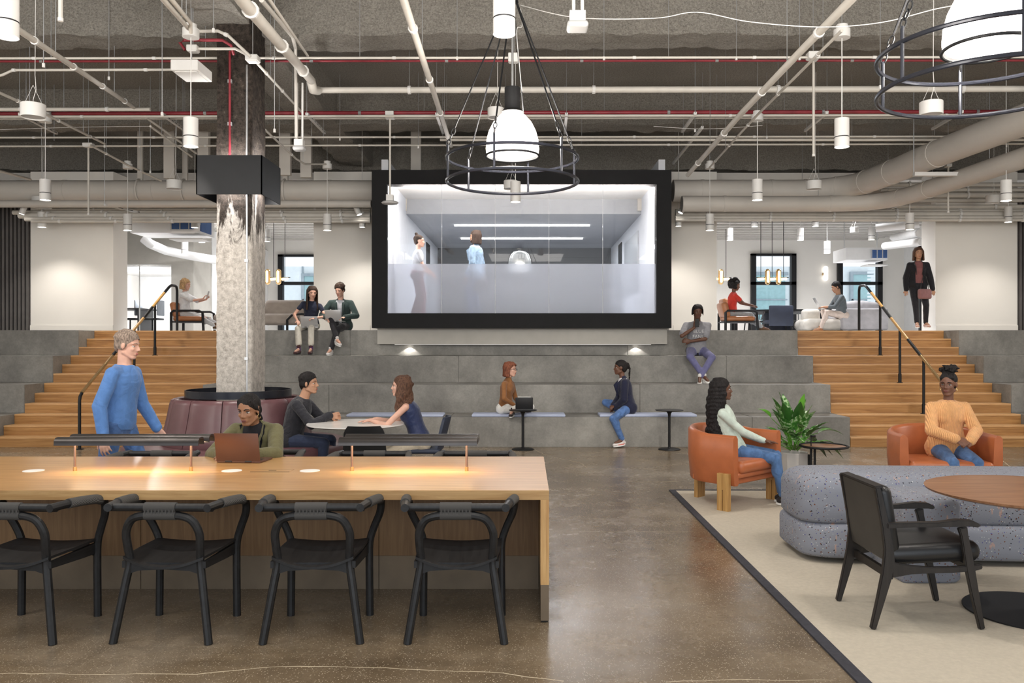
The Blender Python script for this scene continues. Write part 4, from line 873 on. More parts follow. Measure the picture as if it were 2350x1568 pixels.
pend(447,17.6,'small white cylinder pendant beside the column in the left opening',zb=4.12,e=30)
def small(px,py,d,room,w): pend(px,d,'tiny cylinder pendant in the %s, %s'%(room,w),zb=P(0,py,d).z,e=0,grp='tiny pendants of the %s'%room,canopy=None,r=.08)
for px,py,w in ((372,523,'leftmost, beside the blue filter'),(463,557,'just left of the old column'),(613,555,'just right of the old column'),(424,583,'low, above the blonde woman')): small(px,py,20,'left room',w)
for px,py,w in ((1675,552,'leftmost of the lower row'),(1732,521,'left one of the high row'),(1837,552,'second of the lower row'),(1871,520,'right one of the high row'),(2000,551,'rightmost of the lower row'),(1898,582,'lowest, above the wall sconce')): small(px,py,20,'right room',w)
for x,y,e in ((-7.5,19.5,300),(-5,22,330),(-4.5,25,300),(-9,22.5,350),(5.2,19,330),(5,24,360),(7.2,19,330),(8.3,23.5,380),(10.3,22.5,150)):
    light('SPOT',(x,y,4.9),e,(.98,.98,1),.1,(0,0,0),spot=150,blend=.8)
# drum speakers
def drum(px,py,d,r,label):
    p=P(px,py,d); t=thing('drum_speaker',label,'speaker',p); h=r*1.15
    MB().lathe([(r*.92,0.01),(r,0),(r,h),(r*.97,h+.004),(0,h+.004)],seg=28,cap=False).build('case',M['fix'],t); MB().lathe([(0,.012),(r*.94,.012)],seg=28,cap=False).build('grille',M['ac'],t)
    MB().tube([(0,0,h),(0,0,h+.05),(.03,0,h+.15),(.02,0,h+.3),(.03,.0,ZS-p.z)],.0035,5).cyl((-r*.8,0,h),(0,0,h+.2),.002,4).cyl((r*.8,0,h),(0,0,h+.2),.002,4).build('hanging_wire',M['fix'],t)
drum(76,270,8.4,.117,'large white drum speaker hanging at upper left'); drum(1138,271,10.5,.106,'white drum speaker hanging left of the chandelier neck'); drum(2137,264,8.3,.112,'large white drum speaker below the big chandelier ring at right'); drum(400,434,13.2,.118,'white drum speaker before the big duct, left of the black collar'); drum(1868,435,13.2,.117,'white drum speaker before the big duct, right of the black framed room'); drum(1172,434,13,.11,'white drum speaker behind the lower chandelier ring')
drum(96,477,15.8,.17,'white drum speaker under the duct at far left'); drum(2278,466,15.6,.12,'white drum speaker under the pipes at far right'); drum(1961,534,19,.10,'white drum speaker under the ribs of the right room')
# mushroom access points etc on stems
def mush(px,pyt,pyb,d,label):
    p=P(px,pyb,d); t=thing('stem_access_point',label,'antenna',p); MB().cyl((0,0,.06),(0,0,P(0,pyt,d).z-p.z),.014,10).build('stem',M['pipe'],t); MB().lathe([(0,0),(.11,.012),(.125,.03),(.11,.045),(.04,.06),(0,.06)],seg=24,cap=False).build('dish',M['ac'],t); MB().box((0,0,.10),(.10,.10,.09)).build('junction_box',M['fix'],t); MB().box((0,0,P(0,pyt,d).z-p.z),(.12,.12,.10)).build('top_box',M['fix'],t)
mush(895,265,470,12.05,'flat round antenna on a long white stem left of the chandelier ring')
def rect_ap(px,pyb,d,top,label,w=.17):
    p=P(px,pyb,d); t=thing('access_point_box',label,'antenna',p); MB().rbox((0,0,.03),(w,w,.055),.022,k=2).build('cover',M['ac'],t,smooth=60); MB().box((0,0,.10),(w*.75,.1,.09)).build('back_box',M['fix'],t); MB().cyl((-.03,0,.14),(-.03,0,top-p.z),.014,8).cyl((.04,0,.14),(.04,0,top-p.z),.014,8).build('stem',M['fix'],t)
rect_ap(1325,70,6.6,ZS,'white rounded access point box hanging right of the chandelier hub'); rect_ap(687,347,10.6,5.0,'white access point box on a stem right of the old column',.15)
# stems (sprinkler drops)
def stem(px,pyt,pyb,d,label,r=.016):
    a=P(px,pyb,d); b=P(px,pyt,d); t=thing('drop_stem',label,'pipe',a); MB().cyl((0,0,0),(0,0,b.z-a.z),r,8).build('tube',M['pipe'],t); MB().cyl((0,0,b.z-a.z),(0,0,ZS-a.z),.005,5).build('hanger_rod',M['galv'],t); MB().cyl((0,0,-.01),(0,0,.015),r*1.25,8).build('end_cap',M['fix'],t); MB().box((0,0,b.z-a.z),(.09,.09,.05)).build('top_box',M['fix'],t)
stem(203,335,492,13.6,'white vertical drop stem left of the old column'); stem(1867,135,357,10.1,'long white vertical drop stem in the upper right'); stem(2176,380,487,14,'white vertical drop stem at right before the pipes'); stem(139,-20,46,6.2,'short white stem end at the top left'); 
# chandeliers
def chand(x,y,label,hub=4.78):
    z0=3.106; t=thing('ring_chandelier',label,'chandelier',(x,y,z0)); Rr=.6
    for z in (0,.215):
        MB().tube([(Rr*math.cos(a*PI/36),Rr*math.sin(a*PI/36),z) for a in range(72)],.014,8,closed=True).build('ring',M['blacksat'],t)
    for i in range(6):
        a=PI/3*i+.28; c,s=math.cos(a)*Rr,math.sin(a)*Rr
        MB().cyl((c,s,0),(c,s,.30),.011,8).build('strut',M['blacksat'],t)
        hz=hub-z0; A=V((c,s,.30)); B=V((.03*math.cos(a),.03*math.sin(a),hz)); dr=(B-A).normalized()
        m=MB(); side=V((-s,c,0)).normalized(); nr=dr.cross(side)
        for k in range(3):
            cc=A+dr*(.02+.055*k); u=side if k%2 else nr
            m.tube([cc+dr*(.034*math.cos(q*PI/5))+u*(.016*math.sin(q*PI/5)) for q in range(10)],.0055,6,closed=True)
        m.build('chain_links',M['black'],t); MB().cyl(A+dr*.17,B,.0075,6).build('hanging_rod',M['black'],t)
    MB().lathe([(.235,.235),(.243,.30),(.236,.38),(.215,.46),(.175,.54),(.12,.60),(.07,.625)],seg=48,cap=False).build('glass_shade',M['shade'],t)
    MB().tube([(.245*math.cos(a*PI/24),.245*math.sin(a*PI/24),.235) for a in range(48)],.010,8,closed=True).build('shade_rim',M['black'],t)
    MB().lathe([(0,.25),(.228,.25)],seg=40,cap=False).build('diffuser',M['dome'],t)
    MB().lathe([(.07,.60),(.105,.635),(.085,.66),(.072,.66),(.072,.86),(0,.861)],seg=28,cap=False).build('lamp_holder',M['blackm'],t)
    MB().cyl((0,0,.86),(0,0,ZS-z0),.011,8).build('centre_stem',M['galv'],t); MB().cyl((.0,0,hz-.03),(0,0,hz+.10),.055,12).build('hub',M['black'],t); MB().cyl((.02,0,hz+.1),(.02,0,ZS-z0),.03,10).build('hub_stem',M['black'],t)
    light('POINT',(x,y,z0+.44),260,(1,.92,.84),.1); light('SPOT',(x,y,z0+.2),60,(1,.93,.86),.1,(0,0,0),spot=120,blend=.6)
chand(-.126,7.5,'glass dome chandelier with two black rings hanging in the centre'); chand(2.69,4.77,'glass dome chandelier with two black rings cut by the top right corner')
# pipes --------------------------------------------------------------
def pipe(name,label,pts,r,mat='pipe',cat='pipe',clamps=0,hang=0,seg=10):
    pts=[V(p) for p in pts]; o=pts[0].copy(); t=thing(name,label,cat,o); hang=hang or (2 if 'slant' in label else 0)
    MB().tube([p-o for p in pts],r,seg).build('run',M[mat],t,smooth=60)
    L=pts[-1]-pts[0]
    def at(u):
        s=[(b-a).length for a,b in zip(pts,pts[1:])]; q=u*sum(s)
        for i,l in enumerate(s):
            if q<=l: return pts[i].lerp(pts[i+1],q/l)
            q-=l
        return pts[-1]
    for i in range(clamps):
        u=(i+.5)/clamps; c=at(u)-o; a=(at(min(1,u+.004))-at(max(0,u-.004))).normalized(); MB().cyl(c-a*.02,c+a*.02,r*1.35,10).build('clamp',M['galv'] if mat=='red' else M['fix'],t)
    for i in range(hang):
        c=at((i+.5)/hang)-o; MB().cyl(c,(c.x,c.y,ZS-o.z),.004,5).build('hanger_rod',M['galv'],t)
    return t
zz=5.0
pipe('white_conduit','thin white conduit crossing the frame above the thin red pipe',[P(-60,134,9.7),P(2420,131,9.7)],.014,clamps=9,hang=7)
pipe('red_pipe','thin dark red pipe crossing the upper ceiling',[P(-60,141,10.3),P(2420,139,10.3)],.014,'red',clamps=8)
pipe('red_pipe','thicker red pipe crossing the middle of the ceiling',[P(-60,261,12.05),P(2420,256,12.05)],.028,'red',clamps=7,hang=6)
pipe('white_pipe','white pipe directly beneath the thicker red pipe, nearer one',[P(-60,268,11.9),P(2420,264,11.9)],.018,clamps=5); pipe('white_pipe','second white pipe beneath the thicker red pipe',[P(-60,273,12.4),P(2420,270,12.4)],.014)
pipe('white_pipe','slim white pipe in the third ceiling bay, upper one',[P(-60,316,13.3),P(2420,313,13.3)],.016,clamps=9,hang=8); pipe('white_pipe','slim white pipe in the third ceiling bay, lower one',[P(-60,336,13.9),P(2420,330,13.9)],.016,clamps=7,hang=8); pipe('white_pipe','white pipe in the third bay right of the chandelier',[P(1010,321,13.5),P(2420,321,13.5)],.024)
pipe('sprinkler_main','white sprinkler main coming towards us left of centre with an elbow',[P(520,-60,5.9),P(555,0,6.35),P(715,185,10.55)],.052,clamps=3)
pipe('pipe_elbow','white grooved elbow between the two sprinkler mains',[P(713,186,10.6),P(716,196,10.62),P(718,206,10.7),P(730,208,10.85)],.058)
pipe('sprinkler_branch','long white sprinkler branch from the elbow to the right',[P(728,207,10.9),P(2420,204,10.9)],.042,clamps=4,hang=4)
pipe('white_conduit','white conduit curving in at left above the sensor box',[P(-40,182,10),P(6,172,10),P(30,161,10),P(410,160,10)],.016,clamps=3)
pipe('white_pipe','white pipe slanting down from the top left corner',[P(22,55,6.6),P(308,247,11.6)],.027,clamps=4); pipe('white_pipe','short white pipe at left just above the thicker red pipe',[P(-50,251,11.6),P(345,251,11.6)],.026,clamps=2)
pipe('white_pipe','white pipe slanting from the top centre to the meeting room',[P(920,-20,6.2),P(1035,335,13.8)],.032,clamps=4); pipe('white_pipe','heavy white pipe slanting from the upper right towards the black framed room',[P(1972,-20,6.2),P(1840,115,7.6),P(1700,262,9.9),P(1578,402,13.6)],.035,clamps=4)
pipe('white_conduit','thin white conduit slanting beside the heavy pipe in the upper right',[P(1932,70,7.6),P(1740,262,10.1),P(1700,305,10.9),P(1628,385,13.5)],.015,clamps=5)
pipe('white_conduit','white conduit slanting from the collar canopy down to the left',[P(358,-20,5.6),P(432,65,7.6)],.02); pipe('white_conduit','second white conduit slanting at the top left of the old column',[P(378,-20,5.7),P(437,52,7.4),P(438,75,7.5)],.018)
pipe('white_conduit','white conduit arching from the canopy over the old column head',[P(445,72,8.9),P(500,71,8.9),P(524,82,8.9),P(575,130,8.9)],.017,clamps=1); pipe('red_conduit','dark red conduit looping over the old column head',[P(425,115,9.3),P(413,98,9.3),P(423,92,9.3),P(510,92,9.3),P(530,104,9.35),P(536,125,9.45)],.018,'red')
pipe('white_conduit','white conduit from the small box to the old column head',[P(440,112,9.2),P(540,112,9.2),P(560,122,9.2),P(575,134,9.2)],.016); pipe('white_conduit','white conduit slanting right from the column head to the red pipe',[P(590,145,9.3),P(693,258,12)],.016,clamps=3); pipe('white_conduit','tall white vertical conduit right of the old column',[P(600,0,7.5),P(672,85,9.2),P(678,110,10.4),P(680,320,10.6)],.022)
pipe('white_conduit','thin white conduit reaching the top edge left of the main',[P(605,-20,6.4),P(706,128,9.6)],.015)
pipe('white_conduit','white conduit slanting from the left drum speaker to the third bay',[P(-30,200,9.5),P(50,236,10.2),P(110,265,11),P(240,330,13.2)],.018,clamps=3); pipe('white_conduit','white conduit from the drop stem slanting to the duct, left',[P(205,332,13),P(295,380,14.5),P(370,415,15.4)],.018,clamps=2)
pipe('white_conduit','pair of thin conduits slanting to the black collar, first',[P(335,270,12),P(450,352,13.8)],.016); pipe('white_conduit','pair of thin conduits slanting to the black collar, second',[P(345,290,12),P(440,360,13.8)],.016); pipe('white_conduit','white conduit slanting from the column to the pendant canopy above the couple',[P(608,298,11.5),P(680,365,13.4),P(700,377,14),P(748,377,14.6)],.016,clamps=1)
pipe('white_conduit','white conduit at far left running to the duct',[P(-30,385,13),P(70,412,15)],.022)
# strut channels
def strut(a,b,label,n=7):
    a=V(a);b=V(b); t=thing('strut_channel',label,'bracket',a); d=b-a; L=d.length; R=d.to_track_quat('X','Z').to_matrix()
    MB().box(d/2,(L,.04,.04),R).build('channel',M['fix'],t); m=MB()
    for i in range(n): m.box(d*((i+.5)/n)+R@V((0,-.0205,0)),(L/n*.5,.003,.012),R)
    m.build('slots',M['dark'],t); MB().cyl((0,0,0),(0,0,ZS-a.z),.005,5).build('rod',M['galv'],t); MB().cyl(d*.92+V((0,0,-.15)),(d.x*.92,d.y*.92,ZS-a.z),.005,5).build('rod',M['galv'],t)
strut(P(45,262,11.8),P(130,306,14),'slotted strut channel at left under the red pipe'); strut(P(372,262,11.8),P(425,300,14),'slotted strut channel left of the old column'); strut(P(704,262,11.8),P(745,305,14),'slotted strut channel right of the old column'); strut(P(1002,262,11.8),P(1017,305,14),'slotted strut channel just left of the chandelier'); strut(P(1300,262,11.8),P(1296,305,14),'slotted strut channel just right of the chandelier'); strut(P(1596,260,11.8),P(1566,302,14),'slotted strut channel above the right end of the black frame'); strut(P(1898,258,11.8),P(1848,300,14),'slotted strut channel near the tall drop stem'); strut(P(2208,256,11.8),P(2140,296,14),'slotted strut channel behind the big chandelier ring')
strut(P(1612,292,13.2),P(1545,375,16.5),'steel strut pair slanting to the right end of the black frame',4); strut(P(240,470,15.5),P(330,490,16.5),'steel strut slanting above the left opening',4); strut(P(1878,462,15.5),P(1838,480,16.5),'steel strut above the right opening, left one',4); strut(P(2140,440,15),P(2030,484,16.6),'steel strut above the right opening, right one',4)
# junction boxes
def jb(px,py,d,s,label,mat='fix'):
    p=P(px,py,d); t=thing('junction_box',label,'electrical box',p); MB().rbox((0,0,0),s,.008,k=1).build('box',M[mat],t); MB().box((0,0,-s[2]/2-.003),(s[0]*.8,s[1]*.8,.006)).build('cover_plate',M[mat],t); MB().cyl((0,0,0),(0,0,ZS-p.z),.005,5).build('hanger_rod',M['galv'],t)
jb(440,163,9.2,(.30,.42,.12),'big white sensor box left of the old column head'); jb(443,112,9.2,(.12,.10,.07),'small white box above the sensor box'); jb(580,135,9.2,(.14,.12,.07),'white junction box at the old column head'); jb(1178,133,9.7,(.12,.1,.1),'white junction box behind the chandelier rods'); jb(1866,128,9.7,(.14,.12,.08),'white junction box on top of the tall drop stem'); jb(203,333,13.4,(.16,.1,.06),'white junction box on top of the left drop stem')
# big ducts
def duct(name,label,pts,r,bands=0,mat='duct'):
    pp=[V(p) for p in pts]
    def smooth(P_,n=8):
        out=[]
        for i in range(len(P_)-1):
            a=P_[max(i-1,0)];b=P_[i];c=P_[i+1];d=P_[min(i+2,len(P_)-1)]
            for k in range(n):
                u=k/n; out.append(.5*((2*b)+(c-a)*u+(2*a-5*b+4*c-d)*u*u+(3*b-3*c+d-a)*u**3))
        return out+[P_[-1]]
    pp=smooth(pp) if len(pp)>2 else pp
    o=pp[0].copy(); t=thing(name,label,'duct',o); MB().tube([p-o for p in pp],r,24).build('duct_run',M[mat],t,smooth=60)
    for i in range(bands):
        k=(i+.5)/bands; 
        if len(pp)==2: c=(pp[1]-pp[0])*k; a=(pp[1]-pp[0]).normalized()
        else:
            j=int(k*(len(pp)-1)); c=pp[j]-o; a=(pp[min(j+1,len(pp)-1)]-pp[max(j-1,0)]).normalized()
        MB().cyl(c-a*.03,c+a*.03,r*1.04,24).build('seam_band',M[mat],t)
    return t
dd=15.9; zc=P(0,438,dd).z
duct('air_duct','big round white air duct running left of the black framed room',[(-11.5,dd,zc),(xa(858,dd),dd,zc)],.20,5)
duct('air_duct','smaller white duct under the big one at left',[(-11.5,15.6,P(0,468,15.6).z),(xa(852,15.6),15.6,P(0,468,15.6).z)],.07,4)
duct('air_duct','big round white air duct from the black frame bending towards us at right',[(xa(1544,dd),dd,zc),(4.6,dd,zc),(5.5,dd-.05,zc),(6.1,dd-.5,zc),(6.3,dd-1.4,zc),(6.42,12.8,zc),(6.75,9.5,zc),(7.1,6,zc)],.21,9)
duct('air_duct','second white duct bending towards us to the right of the big one',[(xa(1560,15.7),15.5,P(0,470,15.6).z),(5.4,15.5,P(0,470,15.6).z),(6.3,15.35,4.27),(6.75,14.8,4.27),(6.92,13.5,4.27),(7.2,10,4.27),(7.5,6,4.27)],.15,7)
for px in (322,425,655):
    p=P(px,438,dd); t=thing('duct_hanger','steel strap hanger of the left duct near '+{322:'the left opening',425:'the black collar',655:'the right side of the old column'}[px],'bracket',p); MB().tube([(0,.0+.22*math.cos(a*PI/12),.22*math.sin(a*PI/12)) for a in range(24)],.02,4,closed=True,flat=1.0).build('strap',M['duct'],t); MB().bb(-.05,.05,-.02,.02,.2,ZS-p.z).build('hanger_plate',M['duct'],t)
p=P(2060,400,13.5); t=thing('duct_saddle','white wavy saddle bracket under the two ducts at right','bracket',(6.65,13.0,zc-.25)); MB().bb(-.5,.7,-.04,.04,-.06,0).build('saddle_bar',M['fix'],t); MB().cyl((-.5,0,0),(-.5,0,ZS-zc),.008,6).cyl((.7,0,0),(.7,0,ZS-zc),.008,6).build('hanger_rod',M['galv'],t)
# lower pipe bundle in front of the openings
for i,(py,r,dd_,lab) in enumerate(((488,.045,16.4,'highest'),(495,.06,16.2,'thickest'),(503,.045,16.1,'third'),(508,.03,16.0,'lowest'))):
    pipe('white_pipe','white pipe of the bundle before the left openings, the %s one'%lab,[P(30+i*14,py,dd_),P(850,py,dd_)],r,clamps=6)
    pipe('white_pipe','white pipe of the bundle before the right opening, the %s one'%lab,[P(1550,py-3,dd_),P(2420,py-3,dd_)],r,clamps=6)
for i,(py,r) in enumerate(((424,.035),(436,.03),(448,.045),(460,.03),(474,.03),(481,.025))):
    z=P(0,py,16.75).z
    if i>=3: pipe('white_pipe','thin white pipe tucked under the left duct, number %s from above'%('one','two','three')[i-3],[P(90,py,16.75),P(850,py,16.75)],r*1.3,clamps=3)
    pipe('white_pipe','white pipe of the high rack over the right opening, %s row'%('first','second','third','fourth','fifth','sixth')[i],[P(1600 if i>2 else 2020,py,16.75),P(2420,py,16.75)],r*1.3,clamps=3)
S('trim_7',MB().bb(-11.5,X0+.3,17.2,17.3,P(0,480,17).z,4.85).bb(X1-.3,11.5,17.2,17.3,P(0,480,17).z,4.85),M['duct'],'painted bulkhead strip above the openings')
S('trim_8',MB().bb(-11.5,11.5,18.6,18.7,5.0,6.0),M['slatback'],'black panel standing in for the dark void above the platform rooms')  # black sheet added to give the darkness of the open gap
# posts hung between slab and duct (dark bays)
for i,(px,d) in enumerate(((390,15.5),(468,15),(655,15.2),(703,15.4),(955,16.5))):
    p=P(px,0,d); S('trim_%d'%(9+i),MB().bb(p.x-.10,p.x+.10,d-.05,d+.05,4.75,ZS),M['duct'],'painted steel hanger plate in the dark ceiling bay')
# spot heads
def spothead(px,py,d,label,a,black=False):
    p=P(px,py,d); t=thing('track_spotlight',label,'spotlight',p); R=Matrix.Rotation(a,3,'Y'); dn=R@V((0,0,-1)); MB().cyl(-dn*.10,dn*.08,.055,16).build('head',M['fix'],t); MB().cyl(dn*.081,dn*.085,.045,16).build('lens',M['lamp'],t); MB().cyl((0,0,.03),(0,0,.25),.01,6).build('bracket',M['dark'],t)
spothead(53,482,15.9,'white spotlight head tilted left under the duct, far left',.35); spothead(821,484,15.9,'white spotlight head left of the black framed room',-.4); spothead(1566,480,15.9,'white spotlight head right of the black framed room',.5)
# air units in the side rooms
def fcu(px,py,d,label,w,h,flip=1):
    p=P(px,py,d); t=thing('air_unit',label,'air conditioner',p); MB().bb(-w/2,w/2,-.4,.5,0,h).build('housing',M['white'],t); MB().bb(w*.5*flip-.02*flip,w*.5*flip+.02*flip,-.3,.3,.05,h-.05).build('filter_end',M['blue'],t); MB().bb(w*.1*flip,w*.48*flip,-.42,-.4,.05,h-.06).build('blue_filter',M['blue'],t)
    for x in (-w*.4,w*.4): MB().cyl((x,0,h),(x,0,5.15-p.z),.01,6).build('hanger_rod',M['galv'],t)
    MB().box((w*.3,-.1,-.12),(w*.5,.5,.03)).build('drip_tray',M['fix'],t)
    for k in range(3): MB().bb(w*(.1+.13*k)*flip,w*(.1+.13*k)*flip+.02,-.43,-.42,.05,h-.06).build('filter_bar',M['fix'],t)
fcu(395,540,18.4,'white ceiling air unit with blue filter above the left opening',1.5,.38); fcu(1975,600,22,'low white ceiling air unit with blue filter in the right room',1.1,.32)

t=thing('curved_white_duct','curved white duct sweeping through the left room','duct',P(330,548,19.5)); q=P(330,548,19.5); MB().tube([P(330,548,19.5)-q,P(345,560,19.5)-q,P(380,575,20.5)-q,P(430,586,20.7)-q,P(497,597,20.9)-q],.11,14).build('duct_run',M['white'],t,smooth=60)
t=thing('white_duct_elbow','white duct elbow under the ribs beside the old column','duct',P(395,531,18)); q=P(395,531,18); MB().tube([P(395,531,18)-q,P(445,531,18)-q,P(452,526,18)-q,P(455,512,18)-q],.05,12).build('duct_run',M['white'],t,smooth=60)
for i,(a,b,py) in enumerate(((2010,2110,524),(2030,2115,565),(2050,2112,545))):
    pipe('white_duct','white insulated pipe cluster of the right room, %s run'%('upper','lower','middle')[i],[P(a,py,18.6+i),P(b,py-10,18.2)],.09,'white','duct')
# vents
for px in (1790,1975): 
    p=P(px,486,17.8); t=thing('ceiling_grille','grey slotted air grille above the right opening, the %s one'%('left' if px<1800 else 'right'),'vent',p); MB().box((0,0,.03),(.65,.4,.03)).build('frame',M['fix'],t)
    for s in (-.15,.15): MB().box((s,-.01,.01),(.26,.36,.03)).build('grille',M['dark'],t)
# threaded rods and hanging wires
for i,(px,py,d,b) in enumerate(((100,0,8,150),(250,100,10,180),(372,0,9,262),(490,0,8,70),(630,0,9,300),(1049,0,9.7,134),(1386,0,9.7,134),(1690,0,9.7,134),(1835,0,9.7,134),(2020,0,9,200),(780,285,13.3,320),(1160,285,13.3,320),(1595,255,12,300),(2310,300,13.9,335),(345,285,13.4,395),(960,250,13.2,337),(1760,250,13.2,315),(320,300,13.9,336),(240,285,13.3,336),(60,100,12,262))):
    a=P(px,b,d); t=thing('threaded_rod','thin vertical threaded rod hanging from the sprayed ceiling','rod',a,0,'thin ceiling hanger rods'); MB().cyl((0,0,0),(0,0,ZS-a.z),.005,5).build('rod',M['galv'],t); MB().cyl((0,0,-.02),(0,0,.02),.014,6).build('nut',M['fix'],t)
def wire(name,label,pts,r=.0038):
    pp=[P(*p) for p in pts]; out=[]
    for i in range(len(pp)-1):
        a=pp[max(i-1,0)];b=pp[i];c=pp[i+1];d=pp[min(i+2,len(pp)-1)]
        for k in range(8):
            u=k/8; out.append(.5*((2*b)+(c-a)*u+(2*a-5*b+4*c-d)*u*u+(3*b-3*c+d-a)*u**3))
    out.append(pp[-1]); o=out[0].copy(); t=thing(name,label,'cable',o); MB().tube([p-o for p in out],r,5).build('cable_run',M['fix'],t); return t
wire('white_cable','thin white cable looping from the chandelier hub to the big chandelier',[(1195,12,7.5),(1320,40,6.8),(1500,42,6.5),(1600,28,6.4),(1720,50,6.3),(1880,62,6.2),(2020,52,5.9),(2150,20,5.5),(2240,5,5)])
wire('white_cable','thin white cable hanging beside the chandelier hub',[(1195,20,7.6),(1198,60,7.6),(1186,70,7.6),(1192,150,7.7),(1198,210,7.7)],.004)
wire('white_cable','thin sagging white cable in the third bay at right',[(1500,290,12.8),(1620,296,12.8),(1750,288,12.8)],.004); wire('white_cable','thin sagging white cable in the third bay at left',[(-10,298,12.8),(180,292,12.8),(345,290,12.8)],.004)


# aimed spots added under the pendant lenses to brighten piers, tiers and stairs
def beam(px,d,target,e,ang=60,blend=.8,zb=3.70,rad=.04):
    p=V((xa(px,d),d,zb-.012)); dn=(V(target)-p).normalized(); l=light('SPOT',p,e,(1,.93,.84),rad,(0,0,0),spot=ang,blend=blend); l.rotation_euler=dn.to_track_quat('-Z','Y').to_euler()
beam(293,15.0,(-9.45,17,2.3),70,95,1.0); beam(751,15.0,(-3.75,17,2.2),60,80,1.0); beam(1629,15.0,(3.5,17,2.2),50,80,1.0); beam(2309,11.9,(9.3,17,2.3),150,50,1.0)
beam(1157,5.5,(.2,12.9,.4),420,34,.6); beam(1932,8.65,(2.3,12.9,.3),170,50,.6); beam(438,8.63,(-6.8,13.4,.8),130,60,.8); beam(1738,11.85,(6.4,14,1.2),60,70,.8); beam(1183,12.0,(-1.6,13.5,.6),70,75,.8)
light('POINT',(-10.4,22.4,3.2),90,(.97,.98,1),.15); light('SPOT',(-8.2,23.3,4.5),160,(1,1,1),.1,(0,0,0),spot=140,blend=.8)
# ================= PEOPLE =================
def skinm(name,c):
    m,nt,b=nodes(name,.48,0,.35); b.inputs['Base Color'].default_value=(*c,1); b.inputs['Subsurface Weight'].default_value=.0
    co_=coords(nt); n=nd(nt,'ShaderNodeTexNoise',Scale=9.0,Detail=3.0); nt.links.new(co_,n.inputs['Vector'])
    nt.links.new(ramp(nt,n.outputs[0],[(.35,tuple(x*.9 for x in c)),(.65,tuple(min(1,x*1.1) for x in c))]),b.inputs['Base Color']); return m
SK={'pale':skinm('pale_skin',(.62,.36,.27)),'tan':skinm('tan_skin',(.46,.25,.155)),'brown':skinm('brown_skin',(.30,.155,.09)),'dark':skinm('dark_skin',(.125,.058,.036)),'deep':skinm('deep_skin',(.16,.075,.048))}
def hairm(name,c):
    m,nt,b=nodes(name,.62,0,.22); co_=coords(nt,(40,40,7)); n=nd(nt,'ShaderNodeTexNoise',Scale=3.0,Detail=5.0); nt.links.new(co_,n.inputs['Vector'])
    nt.links.new(ramp(nt,n.outputs[0],[(.35,tuple(x*.5 for x in c)),(.65,tuple(x*1.6 for x in c))]),b.inputs['Base Color']); bump(nt,b,n.outputs[0],.8,.012); return m
HR={'black':hairm('black_hair',(.012,.010,.010)),'darkbrown':hairm('dark_brown_hair',(.035,.02,.014)),'brown':hairm('brown_hair',(.09,.045,.028)),'auburn':hairm('auburn_hair',(.16,.055,.03)),'grey':hairm('grey_brown_hair',(.26,.2,.16)),'blonde':hairm('blonde_hair',(.38,.24,.12))}
def cloth(name,c,rough=.85,wr=.5,rib=None,jean=False):
    m,nt,b=nodes(name,rough,0,.2); co_=coords(nt)
    n=nd(nt,'ShaderNodeTexNoise',Scale=11.0,Detail=3.0,Distortion=1.2); nt.links.new(co_,n.inputs['Vector'])
    n2=nd(nt,'ShaderNodeTexNoise',Scale=260.0,Detail=2.0); nt.links.new(co_,n2.inputs['Vector'])
    v=.22 if jean else .08
    nt.links.new(ramp(nt,n.outputs[0],[(.35,tuple(x*(1-v) for x in c)),(.65,tuple(min(1,x*(1+v)) for x in c))]),b.inputs['Base Color'])
    if rib:
        w=nd(nt,'ShaderNodeTexWave',Scale=rib,Distortion=.3); w.bands_direction='X'; nt.links.new(co_,w.inputs['Vector']); bump(nt,b,w.outputs[0],.7,.01)
    else: bump(nt,b,n.outputs[0],wr,.02)
    b.inputs['Sheen Weight'].default_value=.15; return m
CL={}
def C_(n,c,**k):
    if n not in CL: CL[n]=cloth(n,c,**k)
    return CL[n]
M['eyew']=simple('eye_white',(.5,.47,.44),.5,var=.01); M['iris']=simple('dark_iris',(.03,.018,.012),.15); M['lip']=simple('lip_rose',(.42,.14,.11),.4); M['lipd']=simple('lip_brown',(.17,.05,.045),.4)
M['gold']=simple('gold_hoop',(.8,.6,.3),.25,.9)
DG=None
